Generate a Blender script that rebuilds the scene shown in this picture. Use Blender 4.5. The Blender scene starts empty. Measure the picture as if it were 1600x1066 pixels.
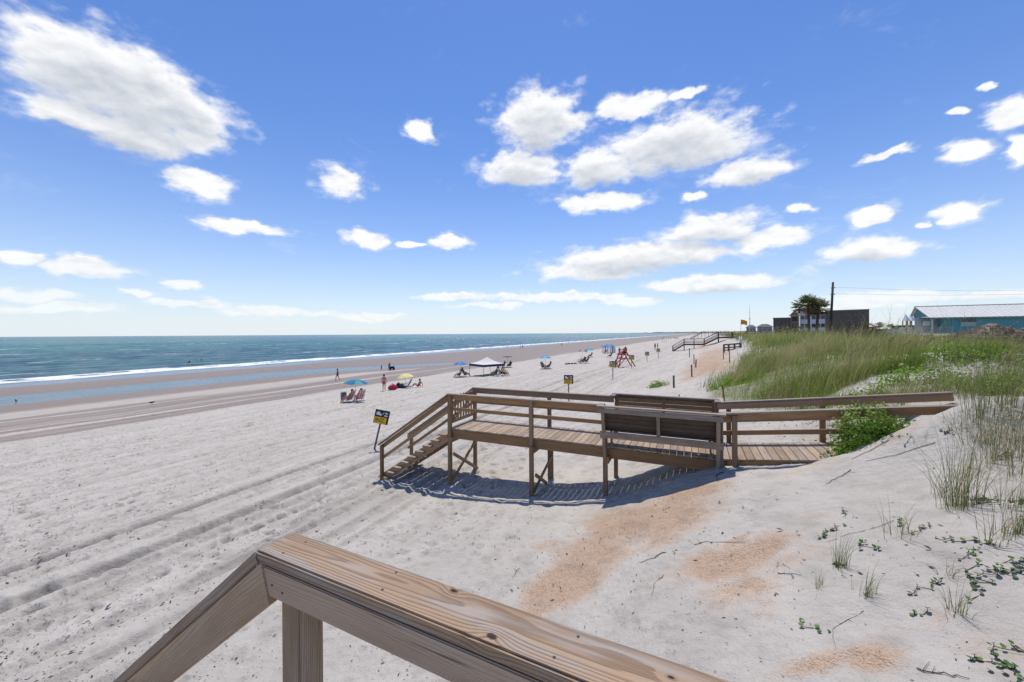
import bpy, bmesh, math, random
import numpy as np
from mathutils import Vector, Matrix
random.seed(11); RNG = np.random.default_rng(11)
SC = bpy.context.scene
COL = SC.collection
EYE = 7.4                      # eye height over the sea, metres
F = 605.0                      # focal length in photo pixels (1600 wide)
ROLL = math.atan(0.0064)
TH = math.radians(27.0)        # direction along the shore, right of straight ahead
ST, CT = math.sin(TH), math.cos(TH)
HORY = 521.3

def W(s, t, z=0.0):            # shore frame (s along the beach, t towards the sea) -> world
    return Vector((s*ST - t*CT, s*CT + t*ST, z))
def to_st(x, y):
    return x*ST + y*CT, -x*CT + y*ST
def ray(px, py):               # direction of a photo pixel, y component 1
    a, b = px-800.0, py-533.0
    c, s = math.cos(ROLL), math.sin(ROLL)
    a2, b2 = a*c - b*s, a*s + b*c
    return Vector((a2/F, 1.0, -(b2+533.0-HORY)/F))

# ------------------------------------------------------------------ camera
cam = bpy.data.cameras.new('camera'); camo = bpy.data.objects.new('camera', cam); COL.objects.link(camo)
cam.sensor_width = 36.0; cam.lens = F/1600*36.0; cam.clip_start = 0.05; cam.clip_end = 120000
cam.shift_y = -(533.0-HORY)/1600
camo.matrix_world = Matrix.Translation((0, 0, EYE)) @ Matrix.Rotation(math.radians(90), 4, 'X') @ Matrix.Rotation(-ROLL, 4, 'Z')
SC.camera = camo

# ------------------------------------------------------------------ noise
def _h(ix, iy, seed):
    h = (ix.astype(np.int64)*374761393 + iy.astype(np.int64)*668265263 + seed*1442695041) & 0xFFFFFFFF
    h = ((h ^ (h >> 13))*1274126177) & 0xFFFFFFFF
    h = ((h ^ (h >> 15))*2246822519) & 0xFFFFFFFF
    return ((h ^ (h >> 14)) & 0xFFFFFF)/float(0xFFFFFF)
def vn(x, y, seed=0):
    ix, iy = np.floor(x), np.floor(y); fx, fy = x-ix, y-iy
    ux, uy = fx*fx*fx*(fx*(fx*6-15)+10), fy*fy*fy*(fy*(fy*6-15)+10)
    a, b = _h(ix, iy, seed), _h(ix+1, iy, seed); c, d = _h(ix, iy+1, seed), _h(ix+1, iy+1, seed)
    return (a+(b-a)*ux)*(1-uy) + (c+(d-c)*ux)*uy
def fbm(x, y, seed=0, octv=4, gain=.5):
    r = np.zeros_like(x); a = 1.0; n = 0
    for o in range(octv):
        r += a*vn(x*2.03**o + 17.3*o, y*2.03**o - 9.1*o, seed+o); n += a; a *= gain
    return r/n
def sstep(a, b, x):
    f = np.clip((x-a)/(b-a), 0, 1); return f*f*(3-2*f)
def pits(x, y, c, r, seed, prob=1.0):     # scattered footprint-like pits with a low rim, -1 .. +.3
    out = np.zeros_like(x); ix, iy = np.floor(x/c), np.floor(y/c)
    for dx in (-1, 0, 1):
        for dy in (-1, 0, 1):
            jx, jy = ix+dx, iy+dy
            cx, cy = (jx+_h(jx, jy, seed))*c, (jy+_h(jx, jy, seed+1))*c
            an = _h(jx, jy, seed+2)*6.283; k = (_h(jx, jy, seed+3) < prob)
            ux, uy = x-cx, y-cy
            a, b = ux*np.cos(an)+uy*np.sin(an), -ux*np.sin(an)+uy*np.cos(an)
            d = np.sqrt((a/1.5)**2 + b*b)/r
            v = -np.exp(-(d/.75)**4) + .35*np.exp(-((d-1.25)/.35)**2)
            out = out + v*k
    return out

# ------------------------------------------------------------------ terrain
P1 = [(-400,-1.0),(-60,-1.7),(-30,-2.2),(-18,-2.4),(-13,-1.7),(-8,-1.08),(-6,-.98),(-4.3,-1.25),(-3,-1.85),(-1.8,-2.3),(0,-2.9),
      (2,-3.68),(4,-3.98),(6.4,-4.2),(9,-4.4),(12,-4.52),(16,-4.85),(24,-5.45),(30,-5.85),(48,-6.7),(57,-7.03),(66,-7.12),(80,-7.14),(87,-7.20),
      (90,-7.36),(95,-7.46),(102,-7.62),(130,-8.5),(400,-11),(5000,-20)]
P2 = [(-400,-1.0),(-60,-1.7),(-30,-1.9),(-18,-1.7),(-12,-1.0),(-8,-.72),(-5,-.95),(-3.7,-1.3),(-2,-2.05),(0,-2.6),(2,-3.2),(4.5,-3.75),
      (7.5,-4.05),(10,-4.3),(14,-4.65),(20,-5.1),(24,-5.4),(30,-5.85),(48,-6.7),(57,-7.03),(66,-7.12),(80,-7.14),(87,-7.20),(90,-7.36),(95,-7.46),(102,-7.62),(130,-8.5),(400,-11),(5000,-20)]
def _prof(P):
    g = np.arange(-80, 160, .1); z = np.interp(g, [p[0] for p in P], [p[1] for p in P])
    k = np.exp(-(np.arange(-12, 13)/5.5)**2); k /= k.sum()
    return np.convolve(np.pad(z, 12, mode='edge'), k, 'valid')
PG = np.arange(-80, 160, .1); Z1, Z2 = _prof(P1), _prof(P2)
def prof(P, Z, t):
    return np.where((t > -79) & (t < 159), np.interp(t, PG, Z), np.interp(t, [p[0] for p in P], [p[1] for p in P]))

# boardwalk frame: k along the deck (sea end -> land), w across (near -> far)
BA = np.array((-1.70, 10.75)); BU = np.array((.9073, -.4206)); BN = np.array((.4206, .9073)); DECK = EYE-2.6; BW = 1.22
def bp(k, w, z=0.0):
    p = BA + BU*k + BN*w; return Vector((p[0], p[1], z))
def deck_z(k): return DECK + max(0, k-6.6)*.118
def tr_center(s): return 71 - 15*sstep(45, 82, s)

MOUNDS = [(8.6, 9.4, 1.2, .16), (12.2, 10.4, 1.5, .22), (13.9, 11.0, 1.2, .16), (19.4, 18.0, 1.8, .15)]
def height(x, y, fine=True):
    x = np.asarray(x, float); y = np.asarray(y, float); s, t = to_st(x, y)
    tw = t + (fbm(s/14, t*0+3.3, 5, 2)-.5)*1.2*sstep(14, 24, s)
    m = sstep(12.5, 18, s)
    z = prof(P1, Z1, t)*(1-m) + prof(P2, Z2, tw)*m
    du = 1-sstep(0.0, 4.0, t)                       # dune only
    back = 1-sstep(-7, -3, t)
    z = z + du*(fbm(x/3.1, y/3.1, 21, 3)-.5)*.34 + back*(fbm(x/6.5, y/6.5, 31, 3)-.5)*.95
    z = z - .27*np.exp(-((t-tr_center(s))/5.2)**2)*(1-sstep(72, 105, s))
    z = z + (1-sstep(40, 70, t))*sstep(2, 8, t)*(fbm(x/7, y/7, 41, 2)-.5)*.16
    for bx, by, ba, bh in MOUNDS: z = z + bh*np.exp(-((x-bx)**2+(y-by)**2)/ba**2)
    # buried end of the boardwalk
    k = (x-BA[0])*BU[0] + (y-BA[1])*BU[1]; w = (x-BA[0])*BN[0] + (y-BA[1])*BN[1]
    dz = DECK + np.maximum(0, k-6.6)*.118 - EYE
    z = z + .48*np.exp(-((k-9.9)/1.4)**2-((w+.65)/.7)**2)
    inb = sstep(5.6, 6.6, k)*(1-sstep(8.6, 10.2, k))*sstep(-.45, .05, w)*(1-sstep(1.3, 2.0, w))
    z = z + .0
    z = z*(1-inb) + np.minimum(z, dz-.06)*inb
    und = sstep(.1, .9, k)*(1-sstep(5.2, 6.8, k))*sstep(-1.0, .1, w)*(1-sstep(1.6, 3.0, w))
    z = z - und*.10
    if fine:
        dry = 1-sstep(36, 48, t)
        rough = dry*sstep(2.5, 7.0, t)*np.clip(.28+1.35*(fbm(s/5.0, t/1.8, 51, 3)-.36), .05, 1.1)
        rough = rough + .16*sstep(-1.5, .5, t)*(1-sstep(3, 7, t)) + .05*(1-sstep(-1.5, .5, t))
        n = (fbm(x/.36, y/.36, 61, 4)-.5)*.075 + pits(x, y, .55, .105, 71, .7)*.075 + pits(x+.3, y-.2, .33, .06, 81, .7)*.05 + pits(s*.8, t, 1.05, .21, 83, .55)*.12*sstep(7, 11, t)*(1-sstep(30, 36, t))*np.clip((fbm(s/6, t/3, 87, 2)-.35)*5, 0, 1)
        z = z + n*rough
        # wheel tracks along the beach
        wob = (fbm(s/16, s*0+1.0, 91, 2)-.5)*1.0
        trk = np.zeros_like(z)
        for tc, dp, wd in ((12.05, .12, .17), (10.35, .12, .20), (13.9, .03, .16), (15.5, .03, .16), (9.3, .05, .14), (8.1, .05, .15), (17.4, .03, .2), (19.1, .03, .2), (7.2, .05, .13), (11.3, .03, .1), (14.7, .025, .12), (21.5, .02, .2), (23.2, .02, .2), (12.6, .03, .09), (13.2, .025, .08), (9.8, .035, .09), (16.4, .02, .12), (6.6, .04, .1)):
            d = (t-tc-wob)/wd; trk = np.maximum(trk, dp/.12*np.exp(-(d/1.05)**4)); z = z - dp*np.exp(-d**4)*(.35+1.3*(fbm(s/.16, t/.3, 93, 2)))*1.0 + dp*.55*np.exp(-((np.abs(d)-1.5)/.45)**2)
        # wind ripples and soft wind relief on the dune
        z = z + (1-sstep(3, 7, t))*((fbm(x/.33, y/.33, 107, 3)-.5)*.045 + (fbm((x*.8+y*.6)/.11, (y*.8-x*.6)/.55, 97, 2)-.5)*.012 + (fbm(x/.9, y/.9, 99, 4)-.5)*.10)
    if fine == 2: return EYE + z, trk, n*rough
    return EYE + z
def gz(x, y): return float(height(np.array([x]), np.array([y]))[0])
def gpx(px, py, lo=1.2, hi=400.0):      # where the sight line of a photo pixel meets the ground
    r = ray(px, py); ys = np.geomspace(lo, hi, 5000)
    zz = height(r.x*ys, ys, False) - (EYE + r.z*ys)
    i = np.argmax(zz > 0); Y = ys[i] if zz[i] > 0 else hi
    return Vector((r.x*Y, Y, gz(r.x*Y, Y)))

# ------------------------------------------------------------------ object helpers
def tag(o, label=None, cat=None, group=None, kind=None):
    if label: o['label'] = label
    if cat: o['category'] = cat
    if group: o['group'] = group
    if kind: o['kind'] = kind
    return o
def empty(name, loc, rz=0.0):
    o = bpy.data.objects.new(name, None); COL.objects.link(o); o.empty_display_size = .2
    o.location = loc; o.rotation_euler = (0, 0, rz); return o
def kids(o): return [c for c in bpy.data.objects if c.parent is o]
def copy_tree(o, parent=None):
    c = o.copy(); COL.objects.link(c)
    if parent is not None: c.parent = parent
    for ch in kids(o): copy_tree(ch, c)
    return c
def link(name, me, mat=None, parent=None):
    o = bpy.data.objects.new(name, me); COL.objects.link(o)
    if mat is not None:
        for m in (mat if isinstance(mat, (list, tuple)) else [mat]): me.materials.append(m)
    if parent is not None: o.parent = parent
    return o
def mesh_np(name, verts, faces, smooth=False, tint=None):
    verts = np.asarray(verts, np.float32); faces = np.asarray(faces, np.int32)
    me = bpy.data.meshes.new(name); n = faces.shape[1]
    me.vertices.add(len(verts)); me.vertices.foreach_set('co', verts.ravel())
    me.loops.add(faces.size); me.loops.foreach_set('vertex_index', faces.ravel())
    me.polygons.add(len(faces)); me.polygons.foreach_set('loop_start', np.arange(0, faces.size, n, dtype=np.int32))
    me.update(calc_edges=True)
    if smooth: me.polygons.foreach_set('use_smooth', np.ones(len(faces), bool))
    if tint is not None:
        a = me.attributes.new('tint', 'FLOAT', 'POINT'); a.data.foreach_set('value', np.asarray(tint, np.float32))
    return me

class MB:                                   # collects shapes of ONE part
    def __init__(s): s.bm = bmesh.new()
    def box(s, c, size, rot=None, bev=0.0, mi=0):
        M = Matrix.Translation(c) @ (rot.to_4x4() if rot is not None else Matrix()) @ Matrix.Diagonal((*size, 1))
        b = bmesh.new(); bmesh.ops.create_cube(b, size=1, matrix=M)
        if bev: bmesh.ops.bevel(b, geom=b.edges[:], offset=bev, segments=1, affect='EDGES', clamp_overlap=True)
        s._add(b, mi); return s
    def bar(s, p0, p1, w, h, up=(0, 0, 1), bev=0.0, mi=0):
        p0, p1 = Vector(p0), Vector(p1); x = (p1-p0); L = x.length; x = x/L
        z = Vector(up); y = z.cross(x); y.normalize(); z = x.cross(y)
        R = Matrix((x, y, z)).transposed(); return s.box((p0+p1)/2, (L, w, h), R, bev, mi)
    def tube(s, p0, p1, r0, r1=None, n=8, mi=0):
        p0, p1 = Vector(p0), Vector(p1); r1 = r0 if r1 is None else r1
        x = (p1-p0).normalized(); a = x.orthogonal().normalized(); c = x.cross(a)
        A, B = [], []
        for i in range(n):
            f = 2*math.pi*i/n; d = a*math.cos(f) + c*math.sin(f)
            A.append(s.bm.verts.new(p0+d*r0)); B.append(s.bm.verts.new(p1+d*r1))
        fs = [s.bm.faces.new((A[i], A[(i+1) % n], B[(i+1) % n], B[i])) for i in range(n)]
        fs += [s.bm.faces.new(A[::-1]), s.bm.faces.new(B)]
        for f in fs: f.material_index = mi; f.smooth = len(f.verts) == 4
        return s
    def path(s, pts, rs, n=6, mi=0):
        for i in range(len(pts)-1): s.tube(pts[i], pts[i+1], rs[i], rs[i+1], n, mi)
        return s
    def face(s, pts, mi=0):
        f = s.bm.faces.new([s.bm.verts.new(p) for p in pts]); f.material_index = mi; return s
    def ball(s, c, r, sc=(1, 1, 1), sub=2, mi=0):
        b = bmesh.new(); bmesh.ops.create_icosphere(b, subdivisions=sub, radius=r, matrix=Matrix.Translation(c) @ Matrix.Diagonal((*sc, 1)))
        for f in b.faces: f.smooth = True
        s._add(b, mi); return s
    def _add(s, b, mi):
        for f in b.faces: f.material_index = mi
        me = bpy.data.meshes.new('tmp'); b.to_mesh(me); b.free(); s.bm.from_mesh(me); bpy.data.meshes.remove(me)
    def build(s, name, mat, parent=None, solid=0.0):
        bmesh.ops.recalc_face_normals(s.bm, faces=s.bm.faces[:])
        me = bpy.data.meshes.new(name); s.bm.to_mesh(me); s.bm.free()
        o = link(name, me, mat, parent)
        if solid:
            md = o.modifiers.new('thick', 'SOLIDIFY'); md.thickness = solid; md.offset = 0
        return o

def board(name, p0, p1, w, h, mat, parent=None, up=(0, 0, 1), bev=.004, cut0=0.0, cut1=0.0):
    """sawn board from p0 to p1 (centre line), w across, h along up; own frame has x along the grain. cut0/cut1 skew the ends."""
    p0, p1 = Vector(p0), Vector(p1); x = p1-p0; L = x.length; x /= L
    z = Vector(up); y = z.cross(x).normalized(); z = x.cross(y)
    b = bmesh.new(); bmesh.ops.create_cube(b, size=1, matrix=Matrix.Diagonal((L, w, h, 1)))
    for v in b.verts:
        if v.co.x < 0: v.co.x += cut0*v.co.z
        else: v.co.x += cut1*v.co.z
    if bev: bmesh.ops.bevel(b, geom=b.edges[:], offset=bev, segments=2, affect='EDGES', clamp_overlap=True)
    me = bpy.data.meshes.new(name); b.to_mesh(me); b.free()
    o = link(name, me, mat, None)
    M = Matrix((x, y, z)).transposed().to_4x4(); M.translation = (p0+p1)/2
    if parent is not None:
        o.parent = parent; q = parent; par = q.matrix_basis.copy()
        while q.parent is not None:
            q = q.parent; par = q.matrix_basis @ par
        o.matrix_basis = par.inverted() @ M
    else: o.matrix_basis = M
    return o

# ------------------------------------------------------------------ node helper
class G:
    def __init__(s, nt): s.nt = nt; s.N = nt.nodes; s.L = nt.links
    def n(s, typ, _o=0, _p=None, **inp):
        nd = s.N.new(typ)
        for k, v in (_p or {}).items(): setattr(nd, k, v)
        for k, v in inp.items():
            key = int(k[1:]) if k[0] == 'i' and k[1:].isdigit() else k.replace('_', ' ')
            s.set(nd.inputs[key], v)
        return nd.outputs[_o]
    def set(s, sock, v):
        if isinstance(v, bpy.types.NodeSocket): s.L.new(v, sock)
        else: sock.default_value = v
    def m(s, op, a, b=None, c=None, clamp=False):
        nd = s.N.new('ShaderNodeMath'); nd.operation = op; nd.use_clamp = clamp
        s.set(nd.inputs[0], a)
        if b is not None: s.set(nd.inputs[1], b)
        if c is not None: s.set(nd.inputs[2], c)
        return nd.outputs[0]
    def v(s, op, a, b=None, out=0):
        nd = s.N.new('ShaderNodeVectorMath'); nd.operation = op; s.set(nd.inputs[0], a)
        if b is not None: s.set(nd.inputs[3 if op == 'SCALE' else 1], b)
        return nd.outputs['Value' if op in ('LENGTH', 'DOT_PRODUCT', 'DISTANCE') else 0]
    def mix(s, f, a, b, bt='MIX'):
        nd = s.N.new('ShaderNodeMix'); nd.data_type = 'RGBA'; nd.blend_type = bt
        s.set(nd.inputs[0], f); s.set(nd.inputs[6], a); s.set(nd.inputs[7], b); return nd.outputs[2]
    def rng(s, v, a, b, c=0.0, d=1.0, smooth=True):
        nd = s.N.new('ShaderNodeMapRange'); nd.interpolation_type = 'SMOOTHSTEP' if smooth else 'LINEAR'
        for i, q in enumerate((v, a, b, c, d)): s.set(nd.inputs[i], q)
        return nd.outputs[0]
    def noise(s, vec, sc, det=3.0, ro=.5, dist=0.0, out=0):
        return s.n('ShaderNodeTexNoise', out, Vector=vec, Scale=sc, Detail=det, Roughness=ro, Distortion=dist)
    def sep(s, v):
        nd = s.N.new('ShaderNodeSeparateXYZ'); s.set(nd.inputs[0], v); return nd.outputs[0], nd.outputs[1], nd.outputs[2]
    def com(s, x, y, z):
        nd = s.N.new('ShaderNodeCombineXYZ')
        for i, q in enumerate((x, y, z)): s.set(nd.inputs[i], q)
        return nd.outputs[0]
    def attr(s, name, out='Fac'):
        nd = s.N.new('ShaderNodeAttribute'); nd.attribute_name = name; return nd.outputs[out]
    def obj(s): return s.n('ShaderNodeTexCoord', 'Object')
    def bump(s, h, dist, st=1.0, nrm=None):
        nd = s.N.new('ShaderNodeBump'); s.set(nd.inputs['Height'], h); nd.inputs['Distance'].default_value = dist; s.set(nd.inputs['Strength'], st)
        if nrm is not None: s.L.new(nrm, nd.inputs['Normal'])
        return nd.outputs[0]
def c4(c): return (*c, 1.0) if len(c) == 3 else c
def newmat(name):
    m = bpy.data.materials.new(name); m.use_nodes = True; g = G(m.node_tree)
    p = next(n for n in g.N if n.type == 'BSDF_PRINCIPLED'); return m, g, p
MC = {}
def simple(name, col, rough=.7, metal=0.0, var=.18, scale=8.0, bump=.0, spec=.4):
    """plain procedural material: colour broken by two noises"""
    if name in MC: return MC[name]
    m, g, p = newmat(name); o = g.obj()
    rnd = g.n('ShaderNodeObjectInfo', 'Random')
    n = g.noise(g.v('ADD', o, g.com(g.m('MULTIPLY', rnd, 31.0), 0.0, 0.0)), scale, 4, .6)
    c = g.mix(g.rng(n, .25, .75), c4([x*(1-var) for x in col]), c4([min(1, x*(1+var)) for x in col]))
    g.L.new(c, p.inputs['Base Color']); p.inputs['Roughness'].default_value = rough; p.inputs['Metallic'].default_value = metal
    p.inputs['Specular IOR Level'].default_value = spec
    if bump: g.L.new(g.bump(g.noise(o, scale*6, 4, .6), bump), p.inputs['Normal'])
    MC[name] = m; return m
# ------------------------------------------------------------------ sun, sky and clouds
SUN_EL, SUN_AZ = math.radians(71), math.radians(4)      # azimuth clockwise from straight ahead
sl = bpy.data.lights.new('sun', 'SUN'); sl.energy = 3.2; sl.angle = math.radians(.53); sl.color = (1.0, .93, .83)
so = bpy.data.objects.new('sun', sl); COL.objects.link(so)
sdir = Vector((math.sin(SUN_AZ)*math.cos(SUN_EL), math.cos(SUN_AZ)*math.cos(SUN_EL), math.sin(SUN_EL)))
so.rotation_euler = sdir.to_track_quat('Z', 'Y').to_euler(); so.location = (0, 0, 60)
world = bpy.data.worlds.new('World'); SC.world = world; world.use_nodes = True
g = G(world.node_tree); g.N.clear()
sky = g.N.new('ShaderNodeTexSky'); sky.sky_type = 'NISHITA'; sky.sun_disc = False
sky.sun_elevation = SUN_EL; sky.sun_rotation = SUN_AZ; sky.altitude = 0; sky.air_density = 1.0; sky.dust_density = .25; sky.ozone_density = 3.0
geo = g.n('ShaderNodeTexCoord', 'Generated')
dirv = g.v('NORMALIZE', geo)
dx, dy, dz = g.sep(dirv)
az = g.m('ARCTAN2', dx, dy); el = g.m('ARCSINE', dz)
uv = g.com(az, el, 0.0)
# ragged outlines: the direction is stirred by noise before it is tested against the cloud shapes
wn = g.n('ShaderNodeTexNoise', 1, Vector=g.v('MULTIPLY', uv, (1.0, 1.5, 1.0)), Scale=8.0, Detail=4.0, Roughness=.55)
q = g.v('ADD', uv, g.v('ADD', g.v('MULTIPLY', g.v('SUBTRACT', wn, (.5, .5, .5)), (.05, .035, 0.0)), g.v('MULTIPLY', g.v('SUBTRACT', g.n('ShaderNodeTexNoise', 1, Vector=g.v('MULTIPLY', uv, (1.0, 1.5, 1.0)), Scale=32.0, Detail=3.0), (.5, .5, .5)), (.030, .020, 0.0))))
CL = [(180,130,165,80),(110,105,100,56),(262,172,110,66),(215,215,95,34),(305,215,45,26),(310,282,58,24),(530,286,40,26),(380,353,88,11),(577,374,40,13),
      (705,378,34,13),(640,381,30,5),(656,203,26,20),(40,408,46,14),(135,424,76,16),(280,442,32,9),(60,462,62,12),(220,460,26,8),(300,474,60,8),(420,485,70,9),
      (90,482,110,9),(560,492,90,7),(845,195,74,58),(815,265,70,34),(1055,225,140,55),(985,165,66,24),(1170,268,78,28),(935,262,70,36),(930,314,82,17),
      (1075,146,36,9),(1085,310,22,9),(1110,358,92,24),(1205,372,80,18),(1000,402,172,26),(930,425,110,18),(1110,445,150,17),(860,465,150,9),(985,471,60,7),(1245,328,24,10),(1366,334,40,18),
      (1360,388,84,24),(1500,330,54,20),(1443,349,14,6),(1500,240,46,24),(1580,176,52,30),(1592,236,26,28),(1495,178,18,7),(1380,244,52,8),(1400,462,130,12),(1560,458,90,9),(1330,478,90,8),
      (1550,130,18,10),(130,184,110,26),(700,465,60,5),(770,478,60,5),
      # clouds outside the picture keep the rest of the sky alike
      (-500,250,260,90),(-900,380,300,40),(2100,260,260,90),(2500,400,260,30),(1000,-500,300,160),(-100,-420,260,150)]
def field(qv, small=0):
    acc = None
    for (cx, cy, rx, ry) in CL:
        if rx*ry < small: continue
        d = ray(cx, cy).normalized(); a, e = math.atan2(d.x, d.y), math.asin(d.z)
        d2 = ray(cx+rx, cy).normalized(); d3 = ray(cx, cy-ry).normalized()
        ra = abs(math.atan2(d2.x, d2.y)-a)*1.06; re = abs(math.asin(d3.z)-e)*1.08
        w_ = g.v('MULTIPLY', g.v('SUBTRACT', qv, (a, e, 0)), (1/ra, 1/re, 0))
        m_ = g.m('SUBTRACT', 1.0, g.v('DOT_PRODUCT', w_, w_))
        acc = m_ if acc is None else g.m('SMOOTH_MAX', acc, m_, .25)
    return acc
m0 = field(q)
m1 = field(g.v('ADD', q, (0.0, .026, 0.0)), 1700)
np_ = g.v('MULTIPLY', uv, (1.0, 1.9, 1.0))
def puff(v):
    n_ = g.noise(v, 13.0, 9, .60)
    vo = g.n('ShaderNodeTexVoronoi', 'Distance', Vector=g.v('ADD', v, g.v('MULTIPLY', g.n('ShaderNodeTexNoise', 1, Vector=v, Scale=30.0, Detail=3.0), (.05, .05, 0))), Scale=24.0)
    return g.m('ADD', g.m('ADD', g.m('MULTIPLY', n_, .66), g.m('MULTIPLY', g.noise(v, 34.0, 6, .62), .16)), g.m('MULTIPLY', g.m('SUBTRACT', 1.0, vo), .18))
fb = puff(np_); fb1 = g.noise(np_, 13.0, 4, .55); fb2 = g.noise(g.v('ADD', np_, (.004, .020, 0.0)), 13.0, 4, .55)
dens = g.rng(g.m('ADD', g.m('MULTIPLY', m0, 1.4), g.m('MULTIPLY', g.m('SUBTRACT', fb, .50), 3.1)), .05, .95)
fringe = g.m('MULTIPLY', g.rng(g.m('ADD', m0, g.m('MULTIPLY', g.m('SUBTRACT', fb, .50), 6.5)), -.45, 1.3), .62)
dens = g.m('MAXIMUM', dens, fringe)
bottom = g.m('MULTIPLY', g.rng(g.m('SUBTRACT', m1, m0), .05, .75), g.rng(m0, .15, .95, 1, 0))
dens = g.m('MULTIPLY', dens, g.m('SUBTRACT', 1.0, g.m('MULTIPLY', bottom, .75)))     # undersides thin out, tops stay crisp
dens = g.m('MULTIPLY', dens, g.m('MULTIPLY', g.rng(el, .0, .03), g.rng(el, .02, .16, .62, 1)))
wisp = g.rng(g.m('ADD', g.noise(np_, 4.5, 6, .62, .6), g.m('MULTIPLY', g.noise(np_, 30.0, 5, .6), .25)), .72, .95, 0, .22)
dens = g.m('MAXIMUM', dens, wisp)
lit = g.m('ADD', g.rng(g.m('ADD', m1, g.m('MULTIPLY', g.m('SUBTRACT', fb, .53), 1.2)), .10, 1.25, 1.05, .50), g.m('MULTIPLY', g.m('SUBTRACT', fb1, fb2), 1.0))
lit = g.rng(lit, .45, 1.05, 0, 1, False)
CLOUD_W, CLOUD_G = (8.3, 8.3, 8.3, 1), (4.5, 4.85, 5.4, 1)
cl = g.mix(lit, CLOUD_G, CLOUD_W)
skyc = g.n('ShaderNodeHueSaturation', Hue=.505, Saturation=1.10, Value=1.0, Color=g.mix(1.0, sky.outputs[0], (.90, 1.04, 1.24, 1), 'MULTIPLY'))
skyc = g.mix(g.m('MULTIPLY', g.m('EXPONENT', g.m('MULTIPLY', g.m('MAXIMUM', el, 0.0), -7.0)), .90), skyc, (6.7, 7.15, 7.6, 1))   # pale sea air low over the horizon
col = g.mix(g.m('MULTIPLY', dens, .96), skyc, cl)
bg = g.N.new('ShaderNodeBackground'); g.L.new(col, bg.inputs[0]); bg.inputs[1].default_value = .092
out = g.N.new('ShaderNodeOutputWorld'); g.L.new(bg.outputs[0], out.inputs[0])
world.cycles.sampling_method = 'MANUAL'; world.cycles.sample_map_resolution = 512
vs = SC.view_settings; vs.view_transform = 'Standard'; vs.look = 'None'; vs.gamma = 1; vs.use_curve_mapping = False; vs.exposure = 0.42
SC.cycles.max_bounces = 6; SC.cycles.diffuse_bounces = 3; SC.cycles.glossy_bounces = 3; SC.cycles.transmission_bounces = 4; SC.cycles.transparent_max_bounces = 6
SC.cycles.caustics_reflective = False; SC.cycles.caustics_refractive = False
# ------------------------------------------------------------------ ground sheet: rings round the camera, fine near by, out to the horizon
def polar(n_in, radii, tmax=1.46, n_out=50):
    ta = np.arctan(np.linspace(-tmax, tmax, n_in)); e = math.atan(tmax)
    oa = np.linspace(e, 2*math.pi-e, n_out+2)[1:-1]
    ang = np.concatenate([ta, oa]); na = len(ang)
    A, R = np.meshgrid(ang, radii); x, y = (R*np.sin(A)).ravel(), (R*np.cos(A)).ravel()
    i = np.arange(len(radii)-1)[:, None]*na; j = np.arange(na)[None, :]; j2 = (j+1) % na
    f = np.stack([i+j, i+j2, i+na+j2, i+na+j], -1).reshape(-1, 4)[:, ::-1]
    return x, y, f
rad = np.concatenate([np.geomspace(.6, 2.2, 40)[:-1], np.geomspace(2.2, 120, 860)[:-1], np.geomspace(120, 1500, 120)[:-1], np.geomspace(1500, 60000, 40)])
gx, gy, gf = polar(920, rad)
gzv, trk, pit = height(gx, gy, 2)
far = np.hypot(gx, gy) > 2500
gs, gt = to_st(gx, gy)
me = mesh_np('ground', np.stack([gx, gy, gzv], 1), gf, True)
# what the sand is made of, per point: damp, shell hash (orange), plant litter
n1 = fbm(gs/16, gt/2.2, 201, 4); n2 = fbm(gs/40, gt/1.1, 211, 3)
tj = gt + (n1-.5)*5
wet = 1.0*sstep(35, 39.5, tj)*(1-sstep(47, 54, tj))*np.clip(.32+2.1*(n2-.34), 0, 1) + .22*sstep(46, 54, tj) \
    + .78*sstep(56.5, 61, gt-tr_center(gs)+71+(n1-.5)*3)*(1-.35*sstep(80, 84, gt)*(1-sstep(88, 93, gt))) + .2*sstep(92, 97, gt)
wet = np.clip(wet, 0, 1)
orange = np.zeros_like(gx)
def blot(px, py, rx, ry, a, amt):          # a patch of shell sand: centre from the photo, size in metres on the ground
    c = gpx(px, py); rx, ry = rx*1.3, ry*1.4; d = np.hypot(*(( (gx-c.x)*math.cos(a)+(gy-c.y)*math.sin(a))/rx, (-(gx-c.x)*math.sin(a)+(gy-c.y)*math.cos(a))/ry))
    return amt*np.clip(1.25-d, 0, 1)
for b in [(1000,815,1.15,.80,-.2,1.0),(935,855,.95,.58,.75,1.0),(885,908,.8,.46,.9,1.05),(1065,775,.8,.5,-.2,.8),(1040,840,.6,.3,.1,.7),(860,850,.4,.25,.3,.6),(1130,880,.62,.36,.1,.9),(1185,860,.55,.26,.2,.85),
          (1160,925,.45,.3,0,.75),(1250,870,.42,.2,0,.6),(1205,955,.2,.16,0,.8),(1365,1030,.2,.14,0,.9),(1255,735,.7,.3,0,.35),(1210,715,.6,.25,0,.35),(1280,1040,.35,.1,0,.7),
          (840,950,.4,.25,.8,.7),(1460,970,.16,.12,0,.5),(1390,990,.25,.1,0,.5),(1540,1010,.3,.2,0,.45),(1425,670,.7,.2,-.2,.35),(1270,810,.3,.12,.1,.5),(1150,845,.35,.1,.35,.7),(790,870,.4,.2,.8,.35)]:
    orange = np.maximum(orange, blot(*b))
scarp = (1-np.abs((gt-.2+.02*(gs-30))/2.6)**2)*sstep(24, 29, gs)*(1-sstep(58, 70, gs)); orange = np.maximum(orange, .85*np.clip(scarp, 0, 1)*np.clip(1.5-1.6*np.abs(fbm(gs/3, gt/6, 231, 2)-.42), 0, 1))
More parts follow.
